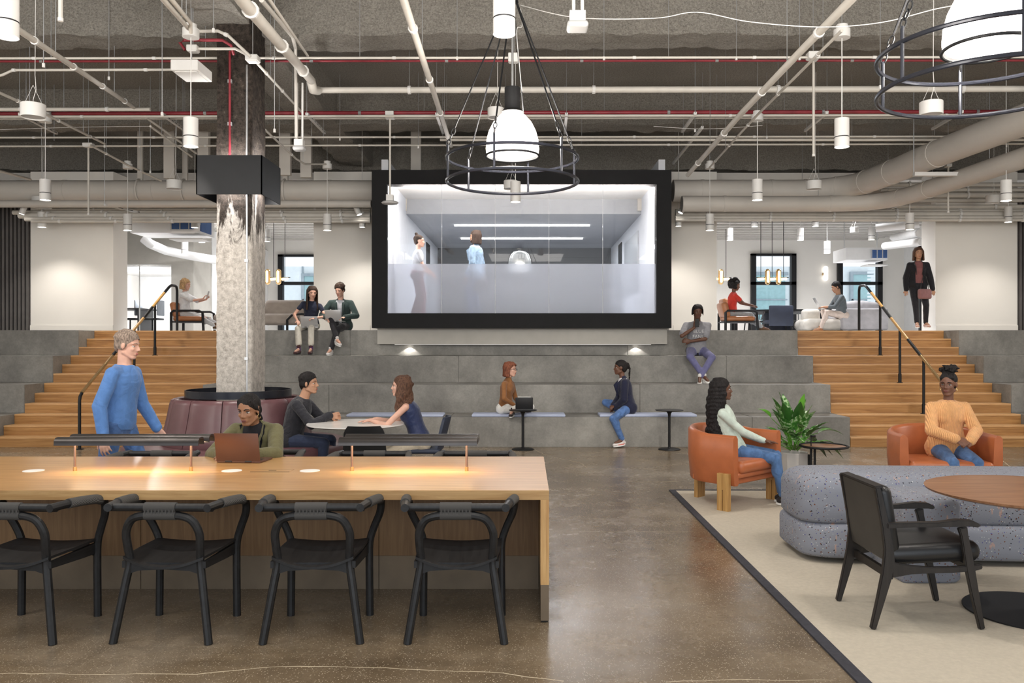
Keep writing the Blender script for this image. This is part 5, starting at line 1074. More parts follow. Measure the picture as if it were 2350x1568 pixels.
def remesh(mb,name,mat,parent,vox,sm=3,dec=None,cut=None,disp=0,thick=0,label=None,smf=.6):
    m=D.meshes.new('tmp'); m.from_pydata(mb.v,[],mb.f); b=bmesh.new(); b.from_mesh(m); bmesh.ops.recalc_face_normals(b,faces=b.faces); b.to_mesh(m); b.free()
    o=D.objects.new('tmp',m); COL.objects.link(o)
    r=o.modifiers.new('r','REMESH'); r.mode='VOXEL'; r.voxel_size=vox
    s=o.modifiers.new('s','SMOOTH'); s.factor=smf; s.iterations=sm
    if dec: d=o.modifiers.new('d','DECIMATE'); d.ratio=dec
    dg=bpy.context.evaluated_depsgraph_get(); me=D.meshes.new_from_object(o.evaluated_get(dg)); D.objects.remove(o); D.meshes.remove(m)
    me.name=name
    if disp:
        n=len(me.vertices); co_=np.empty(n*3); me.vertices.foreach_get('co',co_); co_=co_.reshape(-1,3); nr=np.empty(n*3); me.vertices.foreach_get('normal',nr); nr=nr.reshape(-1,3)
        for i in range(n):
            p=V(co_[i]); e=noise.noise(V((p.x*9,p.y*9,p.z*6)))*.6+noise.noise(V((p.x*20,p.y*20,p.z*11))+V((3,1,2)))*.4
            co_[i]+=nr[i]*e*disp
        me.vertices.foreach_set('co',co_.ravel())
    if cut:
        b=bmesh.new(); b.from_mesh(me); kill=[v for v in b.verts if cut(v.co)]; bmesh.ops.delete(b,geom=kill,context='VERTS')
        for _ in range(6):
            bd_=[v for v in b.verts if v.is_boundary]; new={}
            for v in bd_:
                nb_=[e.other_vert(v) for e in v.link_edges if e.is_boundary]
                if len(nb_)==2: new[v]=(v.co*.4+(nb_[0].co+nb_[1].co)*.3)
            for v,c_ in new.items(): v.co=c_
        b.to_mesh(me); b.free()
    if thick:
        b=bmesh.new(); b.from_mesh(me); bmesh.ops.solidify(b,geom=b.faces[:],thickness=thick); b.to_mesh(me); b.free()
    me.materials.clear(); me.materials.append(mat); me.shade_smooth(); me.update()
    ob=D.objects.new(name,me); COL.objects.link(ob); ob.parent=parent; tag(ob,label); return ob
def ik(a,c,l1,l2,pole):
    d=c-a; L=min(d.length,(l1+l2)*.995); u=d.normalized(); c=a+u*L
    x=(l1*l1-l2*l2+L*L)/(2*L); h=math.sqrt(max(0,l1*l1-x*x)); p=pole-u*pole.dot(u)
    p=p.normalized() if p.length>1e-5 else u.orthogonal(); return a+u*x+p*h,c
def frame(f,u):
    f=f.normalized(); r=f.cross(u).normalized(); u=r.cross(f); return Matrix((r,f,u)).transposed()
def vn_(g): return g.get('v',0)
def person(label,loc,yaw,pose,look):
    """local frame: +Y forward, +X the person's right, origin on the ground below the hips. yaw: rotation about Z in degrees"""
    S_=look.get('S',1.7)/1.7; fem=look.get('fem',True); near=look.get('near',False)
    t=thing('person',label,'person',loc,math.radians(yaw))
    vx=.0062 if near else .0105
    hip=V(pose['hip']); lean=math.radians(pose.get('lean',5)); side=math.radians(pose.get('side',0)); tw=math.radians(pose.get('twist',0))
    up=V((math.sin(side),math.sin(lean)*math.cos(side),math.cos(lean)*math.cos(side))).normalized()
    curl=pose.get('curl',0)
    up2=V((math.sin(side),math.sin(lean+math.radians(curl)),math.cos(lean+math.radians(curl)))).normalized()
    pr=V((1,0,0)); sr=V((math.cos(tw),-math.sin(tw),0))  # right vector of the shoulders
    sr=(sr-up2*sr.dot(up2)).normalized()
    def spine(s): # s metres above hip centre
        s*=S_; q=.26*S_
        return hip+up*min(s,q)+up2*max(0,s-q)
    def fr(s):
        k=max(0,min(1,s/.4)); r=(pr*(1-k)+sr*k); u=(up*(1-k)+up2*k).normalized(); r=(r-u*r.dot(u)).normalized(); return r,u.cross(r)
    sh=.168 if fem else .192; sh*=S_; neckb=spine(.50); shy=spine(.425)
    SH={s:shy+sr*s*sh for s in (-1,1)}
    hj={s:hip+pr*s*.092*S_+V((0,0,-.01)) for s in (-1,1)}
    up_l,fo_l,th_l,sk_l=.285*S_,.25*S_,.425*S_,.41*S_
    prof_f=[(-.10,.085,.075),(-.05,.15,.105),(.0,.172,.118),(.06,.168,.112),(.14,.138,.098),(.20,.128,.092),(.28,.140,.100),(.36,.155,.108),(.42,.150,.095),(.46,.105,.078),(.50,.058,.055)]
    prof_m=[(-.10,.08,.075),(-.05,.145,.10),(.0,.163,.112),(.06,.16,.11),(.14,.152,.108),(.20,.150,.106),(.28,.160,.112),(.36,.178,.118),(.42,.175,.102),(.46,.12,.085),(.50,.064,.06)]
    fat=look.get('fat',1.0)
    def torso(mb,inf=0,lo=-.10,hi=.50,flare=0,shd=True):
        pr_=[p for p in (prof_f if fem else prof_m) if lo-1e-6<=p[0]<=hi+1e-6]; vs=[]; n=20
        for (s,w,d) in pr_:
            r,f=fr(s); c=spine(s); fl=flare*max(0,(.15-s)/.2)
            for j in range(n):
                a=2*PI*j/n; ca,sa=math.cos(a),math.sin(a); vs.append(c+r*((w*fat*S_+inf+fl)*ca)+f*((d*fat*S_+inf+fl)*sa))
        k=len(pr_); c0_=len(mb.v)
        mb.add(vs,[(i*n+j,i*n+(j+1)%n,(i+1)*n+(j+1)%n,(i+1)*n+j) for i in range(k-1) for j in range(n)]+[tuple(reversed(range(n))),tuple(range((k-1)*n,k*n))])
        for s in (-1,1):
            if shd: mb.cap(spine(.43)+sr*s*.05*S_,SH[s],(.054 if fem else .06)*S_+inf*.8,(.041 if fem else .047)*S_+inf*.75)
            if fem and hi>.4: r,f=fr(.33); mb.ell(spine(.325)+r*s*.065*S_+f*.054*S_,.056*S_+inf)
            if not fem and hi>.4: r,f=fr(.35); mb.ell(spine(.365)+r*s*.075*S_+f*.035*S_,V((.085,.066,.06))*S_+V((inf,inf,inf)))
        if lo<-.05:
            for s in (-1,1): mb.ell(hj[s]+V((0,-.03*S_,-.0)),(.092*S_+inf,.1*S_+inf,.1*S_+inf))
    WR={};EL={};HA={}
    for s in (-1,1):
        k='L' if s<0 else 'R'; w=V(pose['wr'+k]); pole=V(pose.get('ep'+k,(s*.6,-.5,-1)))
        EL[s],WR[s]=ik(SH[s],w,up_l,fo_l,pole)
        hd=pose.get('hd'+k); HA[s]=(V(hd).normalized() if hd else (WR[s]-EL[s]).normalized())
    AN={};KN={};FT={}
    for s in (-1,1):
        k='L' if s<0 else 'R'; KN[s],AN[s]=ik(hj[s],V(pose['an'+k]),th_l,sk_l,V(pose.get('kp'+k,(s*.12,1,.3)))); FT[s]=V(pose.get('ft'+k,(s*.15,1,-.05))).normalized()
    # ---- head frame
    hy=math.radians(pose.get('hyaw',0)); hp=math.radians(pose.get('hpitch',0)); hr=math.radians(pose.get('hroll',0))
    HM=Matrix.Rotation(-hy,3,'Z')@Matrix.Rotation(hp,3,'X')@Matrix.Rotation(hr,3,'Y')
    hs=look.get('hs',1.0)*1.03*(1 if fem else 1.04)
    nb=neckb+up2*.02; hc=nb+(up2*.55+V((0,0,.45))+HM@V((0,.25,0))*.55).normalized()*.145*hs
    if 'head' in pose: hc=V(pose['head'])
    h=lambda x,y,z: hc+HM@V((x,y,z))*hs
    def head(mb):
        mb.ell(h(0,-.015,.03),V((.072,.092,.084))*hs,HM,20,14); mb.ell(h(0,.022,-.035),V((.055,.060,.076))*hs,HM,16,12)
        mb.ell(h(0,.060,-.094),V((.022,.018,.017))*hs,HM); 
        for s in (-1,1):
            mb.cap(h(s*.048,-.005,-.06),h(s*.018,.055,-.096),.020*hs,.016*hs); mb.cap(h(s*.012,.072,.022),h(s*.045,.058,.020),(.009 if fem else .011)*hs,(.008 if fem else .010)*hs)
            mb.ell(h(s*.034,.054,-.026),.020*hs); mb.ell(h(s*.0085,.085,-.034),.0082*hs); mb.ell(h(s*.073,-.008,-.008),V((.009,.017,.029))*hs,HM)
        mb.cap(h(0,.074,.012),h(0,(.093 if fem else .097),-.029),.0075*hs,.0098*hs); mb.ell(h(0,.070,-.064),V((.027,.015,.016))*hs,HM)
        mb.cap(nb-up2*.05,h(0,-.022,-.055),(.053 if fem else .06)*S_,(.047 if fem else .056)*S_)
    body=MB(); torso(body); head(body)
    def arms(mb,inf,frac=1.0,ra=1.0,skip=()):
        for s in (-1,1):
            if frac<=.5: p=SH[s].lerp(EL[s],frac*2); mb.cap(SH[s],p,(.047*S_+inf*.8)*ra,(.044*S_+inf)*ra)
            else:
                mb.cap(SH[s],EL[s],(.047*S_+inf*.7)*ra,(.038*S_+inf)*ra); p=EL[s].lerp(WR[s],(frac-.5)*2); mb.cap(EL[s],p,(.038*S_+inf)*ra,(.026*S_+inf)*ra)
    arms(body,0,1,1.0 if not fem else .88)
    def hand(mb,s):
        k='L' if s<0 else 'R'; d=HA[s]; w=WR[s]; pn=V(pose.get('pn'+k,(0,0,-1))); pn=(pn-d*pn.dot(d)).normalized()  # palm normal
        sd=d.cross(pn)*(-s)   # thumb side
        cu=math.radians(pose.get('cu'+k,25)); q=S_*(.95 if fem else 1.05)
        kn=w+d*.085*q
        for i,(off,l,fan) in enumerate(((.031,.072,.13),(.0105,.08,.03),(-.0105,.075,-.07),(-.030,.060,-.17))):
            b0=w+d*.018*q+sd*off*.55*q; b1=kn+sd*off*q-d*(.0,.0,.004,.012)[i]*q; mb.cap(b0,b1,.0135*q,.0115*q,8)
            dd=(d+sd*fan).normalized(); a1=cu*.6; e1=(dd*math.cos(a1)+pn*math.sin(a1)); a2=cu*1.5; e2=(dd*math.cos(a2)+pn*math.sin(a2)); a3=cu*2.2; e3=(dd*math.cos(a3)+pn*math.sin(a3))
            p1=b1+e1*l*.45*q; p2=p1+e2*l*.32*q; p3=p2+e3*l*.2*q
            mb.cap(b1,p1,.0098*q,.0088*q,8); mb.cap(p1,p2,.0088*q,.008*q,8); mb.cap(p2,p3,.008*q,.007*q,8)
        t0=w+d*.03*q+sd*.026*q; t1=t0+(d*.7+sd*.75+pn*.25).normalized()*.036*q; t2=t1+(d*1.0+sd*.35+pn*.25).normalized()*.034*q; mb.cap(w+d*.012*q,t0,.014*q,.0145*q,8); mb.cap(t0,t1,.0135*q,.011*q,8); mb.cap(t1,t2,.0105*q,.0085*q,8)
        mb.cap(w,w+d*.03*q,.024*S_*.9,.02*q)
    for s in (-1,1): hand(body,s)
    def legs(mb,inf,a=1.0,cuff=None):
        for s in (-1,1):
            mb.cap(hj[s],KN[s],.083*S_+inf,.054*S_+inf)
            e=KN[s].lerp(AN[s],a); r1=(.038*S_+inf) if cuff is None else cuff; r1=.05*S_+inf+(r1-.05*S_-inf)*a
            mb.cap(KN[s],e,.052*S_+inf,r1)
            back=-(FT[s]); ax=(AN[s]-KN[s]).normalized(); bk=(back-ax*back.dot(ax)); 
            if bk.length>.05 and cuff is None: mb.ell(KN[s].lerp(AN[s],.3)+bk.normalized()*.014,(.045*S_+inf,.048*S_+inf,.09*S_),frame(V((0,1,0)),-ax) if abs(ax.y)<.9 else None)
    legs(body,0)
    for s in (-1,1): body.cap(AN[s],AN[s]+FT[s]*.15*S_-V((0,0,.03)),.035*S_,.025*S_)
    bo=remesh(body,'body',SK[look['skin']],t,vx,4 if near else 2,dec=.45 if near else .6,smf=.45)
    # ---- face details
    gz=math.radians(pose.get('gaze',0))
    for s in (-1,1):
        e=MB(); e.ell(h(s*.031,.0575,-.002),V((.0135,.0125,.0072))*hs,HM,14,10); eo=e.build('eye',M['eyew'],t,smooth=80)
        i_=MB(); gx=.004*math.sin(gz); i_.ell(h(s*.031+gx,.0672,-.003),V((.0056,.0042,.0056))*hs,HM,10,7); i_.build('iris',M['iris'],eo,smooth=80)
        b_=MB(); b_.tube([h(s*.014,.081,.019),h(s*.028,.078,.0255),h(s*.047,.064,.021)],[.0028*hs,.0034*hs,.0018*hs],6); b_.build('eyebrow',HR[look['hair'][1]],t,smooth=80)
        l_=MB(); l_.tube([h(s*.018,.066,.003),h(s*.031,.0705,.0062),h(s*.044,.062,.003)],[.002*hs,.0028*hs,.0015*hs],6); l_.build('eyelid',HR[look['hair'][1]] if fem else SK[look['skin']],t,smooth=80)
    l_=MB(); l_.ell(h(0,.0815,-.060),V((.022,.0065,.0042))*hs,HM,12,7); l_.ell(h(0,.0808,-.068),V((.018,.0065,.0052))*hs,HM,12,7); l_.build('lips',M['lipd'] if look['skin'] in('dark','deep','brown') else M['lip'],t,smooth=80)
    # ---- hair
    kind,colr=look['hair']; hm=MB(); HV=.0075 if near else .011; hd=.004
    def hcap(top=.0,inf=0): hm.ell(h(0,-.021,.043+top),V((.080+inf,.0965+inf,.082+inf))*hs,HM,20,14)
    rnd=random.Random(hash(label)%1000 if False else len(label))
    def strand(pts,r0,r1): 
        for i in range(len(pts)-1): a=i/(len(pts)-1); b=(i+1)/(len(pts)-1); hm.cap(pts[i],pts[i+1],r0+(r1-r0)*a,r0+(r1-r0)*b,8)
    if kind in('short','shortcurl'):
        hcap(.004,.001); 
        for s in (-1,1): hm.ell(h(s*.062,-.03,.0),V((.018,.05,.045))*hs,HM)
        hm.ell(h(0,-.075,-.01),V((.055,.035,.06))*hs,HM)
        for i in range(60):
            a=rnd.uniform(0,2*PI); z=rnd.uniform(0,1); q=math.sqrt(1-z*z); x,y=q*math.cos(a),q*math.sin(a); hm.ell(h(x*.076,-.022+y*.090,.046+z*.078),V((.011,.018,.009))*hs,HM@Matrix.Rotation(rnd.uniform(-.6,.6),3,'Z'),8,6)
        if kind=='shortcurl':
            for i in range(70):
                a=rnd.uniform(0,2*PI); z=rnd.uniform(-.2,1); q=math.sqrt(1-z*z); x,y=q*math.cos(a),q*math.sin(a)
                if y>.55 and z<.45: continue
                hm.ell(h(x*.078,-.028+y*.088,.05+z*.08),.02*hs,None,8,6)
    elif kind=='locs':
        hcap(.0,.0); 
        for i in range(34):
            a=PI*.12+i/33*PI*1.76-PI*.5+PI*.5; 
            x,y=math.sin(a-PI*.0)*1.0,-math.cos(a)
            an=-PI*.78+i/33*PI*1.56; x=math.sin(an); y=-math.cos(an)
            strand([h(x*.05,-.02+y*.05,.11),h(x*.078,-.02+y*.085,.07),h(x*.092,-.015+y*.095,.02),h(x*.094,-.012+y*.097,-.04-.02*rnd.random())],.010,.008)
    elif kind in('bun','topknot','backbun'):
        hcap(0,-.002)
        hm.ell(h(0,-.05,.0),V((.07,.06,.07))*hs,HM)
        if kind=='bun': hm.ell(h(0,-.06,.135),V((.034,.034,.026))*hs,HM)
        if kind=='backbun': hm.ell(h(0,-.105,-.03),V((.04,.035,.05))*hs,HM); [hm.cap(h(s*.045,.035,.078),h(s*.070,.005,.02),.016*hs,.016*hs) for s in (-1,1)]; [hm.cap(h(s*.072,.002,.02),h(s*.068,-.04,-.08),.016*hs,.016*hs) for s in (-1,1)]
        if kind=='topknot':
            for i in range(46):
                a=rnd.uniform(0,2*PI); z=rnd.uniform(-.3,1); q=math.sqrt(1-z*z); b0=V((q*math.cos(a)*.052,-.045+q*math.sin(a)*.052,.135+z*.042)); b1=b0+V((math.cos(a+.8)*.045,math.sin(a+.8)*.045,-.012+.02*rnd.random())); strand([h(*b0),h(*b1)],.0135,.010)
            for i in range(14):
                x=-.06+i*.0092; strand([h(x,.052,.085-abs(x)*.4),h(x*.8,.0,.125-abs(x)*.3),h(x*.4,-.045,.13)],.009,.009)
    elif kind in('long','wavy','bob','braids','ponytail','midlong','curlybig','bobstraight'):
        hcap(0,.0); L_={'long':.34,'wavy':.30,'bob':.13,'braids':.46,'ponytail':.05,'midlong':.16,'curlybig':.10,'bobstraight':.125}[kind]
        hm.ell(h(0,-.06,.0),V((.075,.06,.08))*hs,HM)
        if kind=='ponytail':
            hm.ell(h(0,-.12,.05),V((.03,.03,.03))*hs,HM); pts=[h(0,-.125,.05),h(.0,-.155,-.02),h(0,-.15,-.12),h(.01,-.145,-.22),h(.012,-.135,-.32),h(.01,-.14,-.40)]
            for i in range(len(pts)-1):
                for k in range(3): a=pts[i].lerp(pts[i+1],k/3); hm.ell(a+V((.010*(-1)**k,0,0)),.022*(1-.09*i)*hs,None,8,6)
        elif kind=='braids':
            for i in range(30):
                an=-PI*.62+i/29*PI*1.24; x=math.sin(an); y=-math.cos(an); bk=.5+.5*math.cos(an)
                base=[h(x*.045,-.03+y*.055,.11),h(x*.082,-.03+y*.09,.06),h(x*.096,-.03+y*.105,-.02)]
                for j in range(1,7): 
                    q=base[2].copy(); base.append(V((q.x+x*.004*j-.0*j,q.y-.006*j-.012*bk*math.sin(j)+rnd.uniform(-.006,.006),q.z-L_/6*j*rnd.uniform(.9,1.05))))
                pts=[]
                for a,b in zip(base,base[1:]):
                    n=max(1,int((b-a).length/.018)); pts+=[a.lerp(b,k/n) for k in range(n)]
                for k,p in enumerate(pts): hm.ell(p+V((.004*(-1)**k,.004*(-1)**(k//2),0)),(.0115,.0115,.013),None,8,5)
        else:
            n=16 if kind!='curlybig' else 22
            for i in range(n):
                an=-PI*.60+i/(n-1)*PI*1.20; x=math.sin(an); y=-math.cos(an)
                pts=[h(x*.05,-.03+y*.06,.09),h(x*.083,-.025+y*.088,.03),h(x*.088,-.02+y*.09,-.04)]
                q=pts[-1].copy(); m_=5
                for j in range(1,m_+1):
                    wv=(.014*math.sin(j*2.1+i) if kind in('wavy','curlybig') else 0); sp=1+(.05*j if kind=='wavy' else 0)
                    pts.append(V((q.x+x*.010*j*(1 if kind in('wavy',) else .2)+wv,q.y+y*.008*j*(1 if kind=='wavy' else .1)+wv,q.z-(L_-.06)/m_*j)))
                strand(pts,.024*hs,.018 if kind!='bob' else .022)
            if kind in('curlybig','wavy','bob'):
                for i in range(60 if kind=='curlybig' else 30):
                    a=rnd.uniform(0,2*PI); z=rnd.uniform(-.5,1); q=math.sqrt(1-z*z); x,y=q*math.cos(a),q*math.sin(a)
                    if y>.5 and z<.5: continue
                    g=1.22 if kind=='curlybig' else 1.05; hm.ell(h(x*.08*g,-.045+y*.085*g,.02+z*.095*g),(.034 if kind=='curlybig' else .016)*hs,None,8,6)
            if kind=='bobstraight': 
                for i in range(9): x=-.056+i*.014; strand([h(x,.03,.115-abs(x)*.5),h(x*1.05,.078-abs(x)*.35,.075),h(x*1.05,.086-abs(x)*.4,.04)],.012,.009)
    HI=HM.transposed()
    def hcut(p):
        q=HI@(p-hc)/hs
        return q.y>.022 and q.z<.004+(q.y-.022)*.95 and q.z>-.14 and abs(q.x)<.080
    remesh(hm,'hair',HR[colr],t,HV if kind!='braids' else .007,2 if kind not in('braids',) else 1,dec=.7,disp=.009 if kind in('short','bobstraight','backbun') else .005,cut=hcut)
    if look.get('beard'):
        b=MB(); b.ell(h(0,.052,-.088),V((.036,.034,.026))*hs,HM); [b.cap(h(s*.05,.01,-.045),h(s*.022,.062,-.092),.018*hs,.017*hs) for s in (-1,1)]; b.cap(h(-.02,.082,-.051),h(.02,.082,-.051),.007*hs,.007*hs); remesh(b,'beard',HR[colr],t,.006,1)
    if look.get('glasses'):
        g=MB()
        for s in (-1,1):
            g.tube([h(s*.031+.021*math.cos(a*PI/8),.090,-.002+.016*math.sin(a*PI/8)) for a in range(16)],.0018,5,closed=True); g.cyl(h(s*.05,.088,.004),h(s*.074,-.01,.006),.0018,5)
        g.cyl(h(-.01,.091,.003),h(.01,.091,.003),.0018,5).build('glasses',M['dark'],t)
    if look.get('hoops'):
        for s in (-1,1): MB().tube([h(s*.076,-.006+.016*math.cos(a*PI/8),-.052+.02*math.sin(a*PI/8)) for a in range(16)],.0022,5,closed=True).build('earring',M['gold'],t)
    # ---- clothes
    cv=.0085 if near else .0125
    up_n,fw_n=fr(.45)
    for g in look['wear']:
        k=g['k']; mat=g['m']; m=MB(); cut=None; inf=g.get('inf',.012)
        if k=='top':
            fr_=g.get('sl',1.0); torso(m,inf*.9,g.get('lo',-.05),.50,flare=g.get('flare',0),shd=fr_>0)
            if fr_>0: arms(m,inf*g.get('loose',1.0),fr_,1.0 if not fem else .9)
            m.cap(spine(.45),spine(.475),.075*S_+inf*.5,.062*S_)
            if 0: rr_,ff_=fr(.48); m.tube([spine(.487)+rr_*(.064*S_*math.cos(a*PI/8))+ff_*(.060*S_*math.sin(a*PI/8)+.004)-up2*(.016*math.sin(a*PI/8)) for a in range(16)],.0135*S_,8,closed=True)
            if g.get('high'): m.cap(spine(.47),spine(.52),.062*S_,.056*S_)
            vn=g.get('v',0)
            def cut(p,vn=vn,g=g):
                q=p-spine(.44); r,f=fr(.44); x=q.dot(r); y=q.dot(f); z=q.dot(up2)
                if vn and y>.0 and z>-.16*vn-.0 and abs(x)<(z+.16*vn)*.42+.002: return True
                if g.get('sl',1)==0:
                    for s in (-1,1):
                        if (p-SH[s]).dot(sr*s)>-.012 and (p-SH[s]).length<.13: return True
                return False
            remesh(m,g.get('n','top'),mat,t,cv,3,dec=.6,cut=cut if vn else None,disp=g.get('d',.005),label=g.get('l'))
            if g.get('collar'):
                c=MB(); cc=spine(.485); r,f=fr(.45)
                for s in (-1,1): c.tube([cc-f*.055+r*s*.01,cc-f*.03+r*s*.055,cc+f*.02+r*s*.058,cc+f*.075+r*s*.03-up2*.03,cc+f*.098+r*s*.018-up2*.065],[.016,.017,.017,.016,.006],8,flat=.5)
                c.build('collar',mat,t,smooth=80)
        if k=='jacket':
            torso(m,inf,g.get('lo',-.10),.46,flare=g.get('flare',.01)); arms(m,inf*1.15,1.0,1.0); m.cap(spine(.45),spine(.48),.085*S_,.07*S_)
            def cut(p):
                q=p-spine(.2); r,f=fr(.3); x=q.dot(r); y=q.dot(f); z=q.dot(up2); 
                if any((p-EL[s]).length<.12 or (p-WR[s]).length<.2 for s in (-1,1)): return False
                return y>.02 and abs(x)<g.get('gap',.035)+max(0,z)*g.get('vv',.12)
            remesh(m,g.get('n','jacket'),mat,t,cv,3,dec=.6,cut=cut,disp=.006,thick=-.004)
            c=MB(); r,f=fr(.4)
            for s in (-1,1):
                a=spine(.49)-f*.05+r*s*.03; b_=spine(.485)+f*.0+r*s*.07; c1=spine(.40)+f*(.115*S_+inf)+r*s*.075; d_=spine(.22)+f*(.115*S_+inf)+r*s*.05
                c.tube([a,b_,b_.lerp(c1,.55)+r*s*.008,c1,d_],[.014,.02,.026,.030,.008],8,flat=.35)
            c.build('lapel' if not g.get('denim') else 'collar',mat,t,smooth=80)
        if k=='pants':
            torso(m,inf*.7,-.10,g.get('hi',.06),shd=False); 
            legs(m,inf,g.get('a',.93),g.get('cuff')); remesh(m,g.get('n','trousers'),mat,t,cv,3,dec=.6,disp=.004)
        if k=='shoes':
            for s in (-1,1):
                m=MB(); f=FT[s]; a=AN[s]; up_s=(V((0,0,1))-f*f.z).normalized() if abs(f.z)<.95 else V((0,1,0)); 
                sx=f.cross(up_s).normalized(); Fm=Matrix((sx,f,up_s)).transposed(); b0=a-up_s*.052*S_
                m.ell(b0-f*.02+up_s*.005,V((.037,.05,.037))*S_,Fm); m.cap(b0+f*.02,b0+f*.13*S_-up_s*.004,.035*S_,.030*S_); m.ell(b0+f*.15*S_-up_s*.006,V((.042,.062,.028))*S_,Fm); m.cap(a-up_s*.03,a+up_s*(.03 if not g.get('boot') else .11),.036*S_,.041*S_)
                so=remesh(m,'shoe',mat,t,.008,2,dec=.6); 
                m=MB(); n=18; lo_=[];hi_=[]
                for j in range(n):
                    an=2*PI*j/n; yy=.065+.135*math.cos(an); xx=(.040+.006*math.cos(an))*math.sin(an); lo_.append(b0+(f*yy+sx*xx-up_s*.040)*S_); hi_.append(b0+(f*yy+sx*xx-up_s*.018)*S_)
                m.add(lo_+hi_,[tuple(range(n)),tuple(reversed(range(n,2*n)))]+[(j,(j+1)%n,n+(j+1)%n,n+j) for j in range(n)]); m.build('sole',g.get('sole',M['chg']),so,smooth=40)
                if g.get('swoosh'):
                    sd=sx*(g['swoosh']); base_=b0+sd*.041*S_; MB().tube([base_+f*.10*S_+up_s*.004,base_+f*.06*S_-up_s*.008,base_+f*.03*S_-up_s*.004,base_-f*.02*S_+up_s*.018],[.002,.0075,.006,.001],6,flat=.35).build('white_swoosh',M['chg'],so)
                if g.get('trim'): MB().tube([b0+f*(.1*math.cos(j*PI/8)+.06)*S_+sx*.043*math.sin(j*PI/8)*S_-up_s*.01 for j in range(16)],.006,6,closed=True).build('coral_trim',g['trim'],so)
                if g.get('sock'): m=MB().cap(a-up_s*.0,a.lerp(KN[s],.25),.042*S_,.044*S_); m.build('sock',g['sock'],t,smooth=80)
    t['_j']=0; del t['_j']
    return dict(t=t,WR=WR,EL=EL,KN=KN,AN=AN,h=h,HM=HM,spine=spine,fr=fr)
def _x(): pass
def at(px,d,z=0): return (xa(px,d),d,z)
W_=C_
ML=C_
# 1 walking man
mat=C_('blue_sweater',(.10,.22,.50)); jean=C_('blue_jeans',(.075,.15,.31),jean=True); jean2=C_('mid_blue_jeans',(.075,.15,.34),jean=True)
person('person with grey brown hair in a blue sweater walking past the left staircase',at(272,7.2),-90,dict(hip=(0,0,.93),lean=6,wrL=(-.26,.22,.86),wrR=(.30,.02,.84),epL=(-.4,-1,-.2),epR=(.4,-1,-.2),anL=(-.08,.26,.10),anR=(.09,-.30,.14),hpitch=-8,pnL=(1,0,0),pnR=(-1,0,0)),
 dict(S=1.74,fem=False,near=True,skin='pale',hair=('short','grey'),wear=[dict(k='top',m=mat,n='sweater',inf=.02,loose=1.1),dict(k='pants',m=jean2,n='jeans'),dict(k='shoes',m=C_('brown_shoe',(.12,.07,.04)),sole=M['dark'])]))
# 2 laptop woman
person('person with black hair in an olive blazer working at the copper laptop',at(600,6.52,.0),172,dict(hip=(0,-.02,.545),lean=12,curl=10,head=(.0,.215,1.115),wrL=(-.11,.50,.800),wrR=(.06,.46,.800),epL=(-1,-.2,-.5),epR=(1,-.2,-.5),anL=(-.12,.42,.09),anR=(.12,.42,.09),hpitch=-13,hyaw=6,cuL=30,cuR=30,hdL=(.2,1,-.05),hdR=(-.2,1,-.05)),
 dict(S=1.66,near=True,skin='brown',hair=('backbun','black'),hoops=True,wear=[dict(k='top',m=C_('black_tee',(.014,.014,.018)),n='tshirt',sl=.3,inf=.008),dict(k='jacket',m=C_('olive_blazer',(.135,.125,.062)),n='blazer',gap=.062,vv=.12,inf=.016),dict(k='pants',m=C_('black_trousers',(.02,.02,.025))),dict(k='shoes',m=C_('black_shoe',(.02,.02,.02)))]))
# 3 man in black shirt
person('person with short black hair in a charcoal shirt seated at the marble table',at(668,9.42,.0),-92,dict(hip=(0,-.0,.53),lean=14,curl=8,wrL=(-.06,.47,.80),wrR=(.06,.46,.80),epL=(-.8,-.2,-.8),epR=(.8,-.2,-.8),anL=(-.15,.42,.09),anR=(.15,.40,.09),hpitch=2,hyaw=4,hdL=(.45,1,0),hdR=(-.45,1,0),pnL=(1,0,-.1),pnR=(-1,0,-.1),cuL=45,cuR=45),
 dict(S=1.70,fem=False,near=True,skin='tan',hair=('short','black'),wear=[dict(k='top',m=C_('charcoal_shirt',(.028,.028,.034),wr=.9),n='shirt',inf=.018,loose=1.2,collar=True,d=.008,lo=-.1),dict(k='pants',m=C_('navy_trousers',(.03,.04,.075))),dict(k='shoes',m=C_('black_shoe',(.02,.02,.02)))]))
# 4 curly woman
person('person with long wavy brown hair in a navy sleeveless top at the marble table',at(962,9.15,.0),88,dict(hip=(0,-.02,.535),lean=20,curl=2,wrL=(-.10,.52,.775),wrR=(.10,.50,.775),epL=(-.8,-.2,-.8),epR=(.8,-.2,-.8),anL=(-.1,.1,.09),anR=(.12,.35,.09),hpitch=2,pnL=(0,0,-1),pnR=(0,0,-1),cuL=12,cuR=12,hdL=(.1,1,-.05),hdR=(-.1,1,-.05)),
 dict(S=1.66,near=True,skin='pale',hair=('wavy','brown'),wear=[dict(k='top',m=C_('navy_satin',(.022,.032,.085),rough=.45),n='sleeveless_top',sl=0,inf=.010,lo=.0),dict(k='pants',m=C_('khaki_trousers',(.46,.40,.31))),dict(k='shoes',m=C_('black_shoe',(.02,.02,.02)))]))
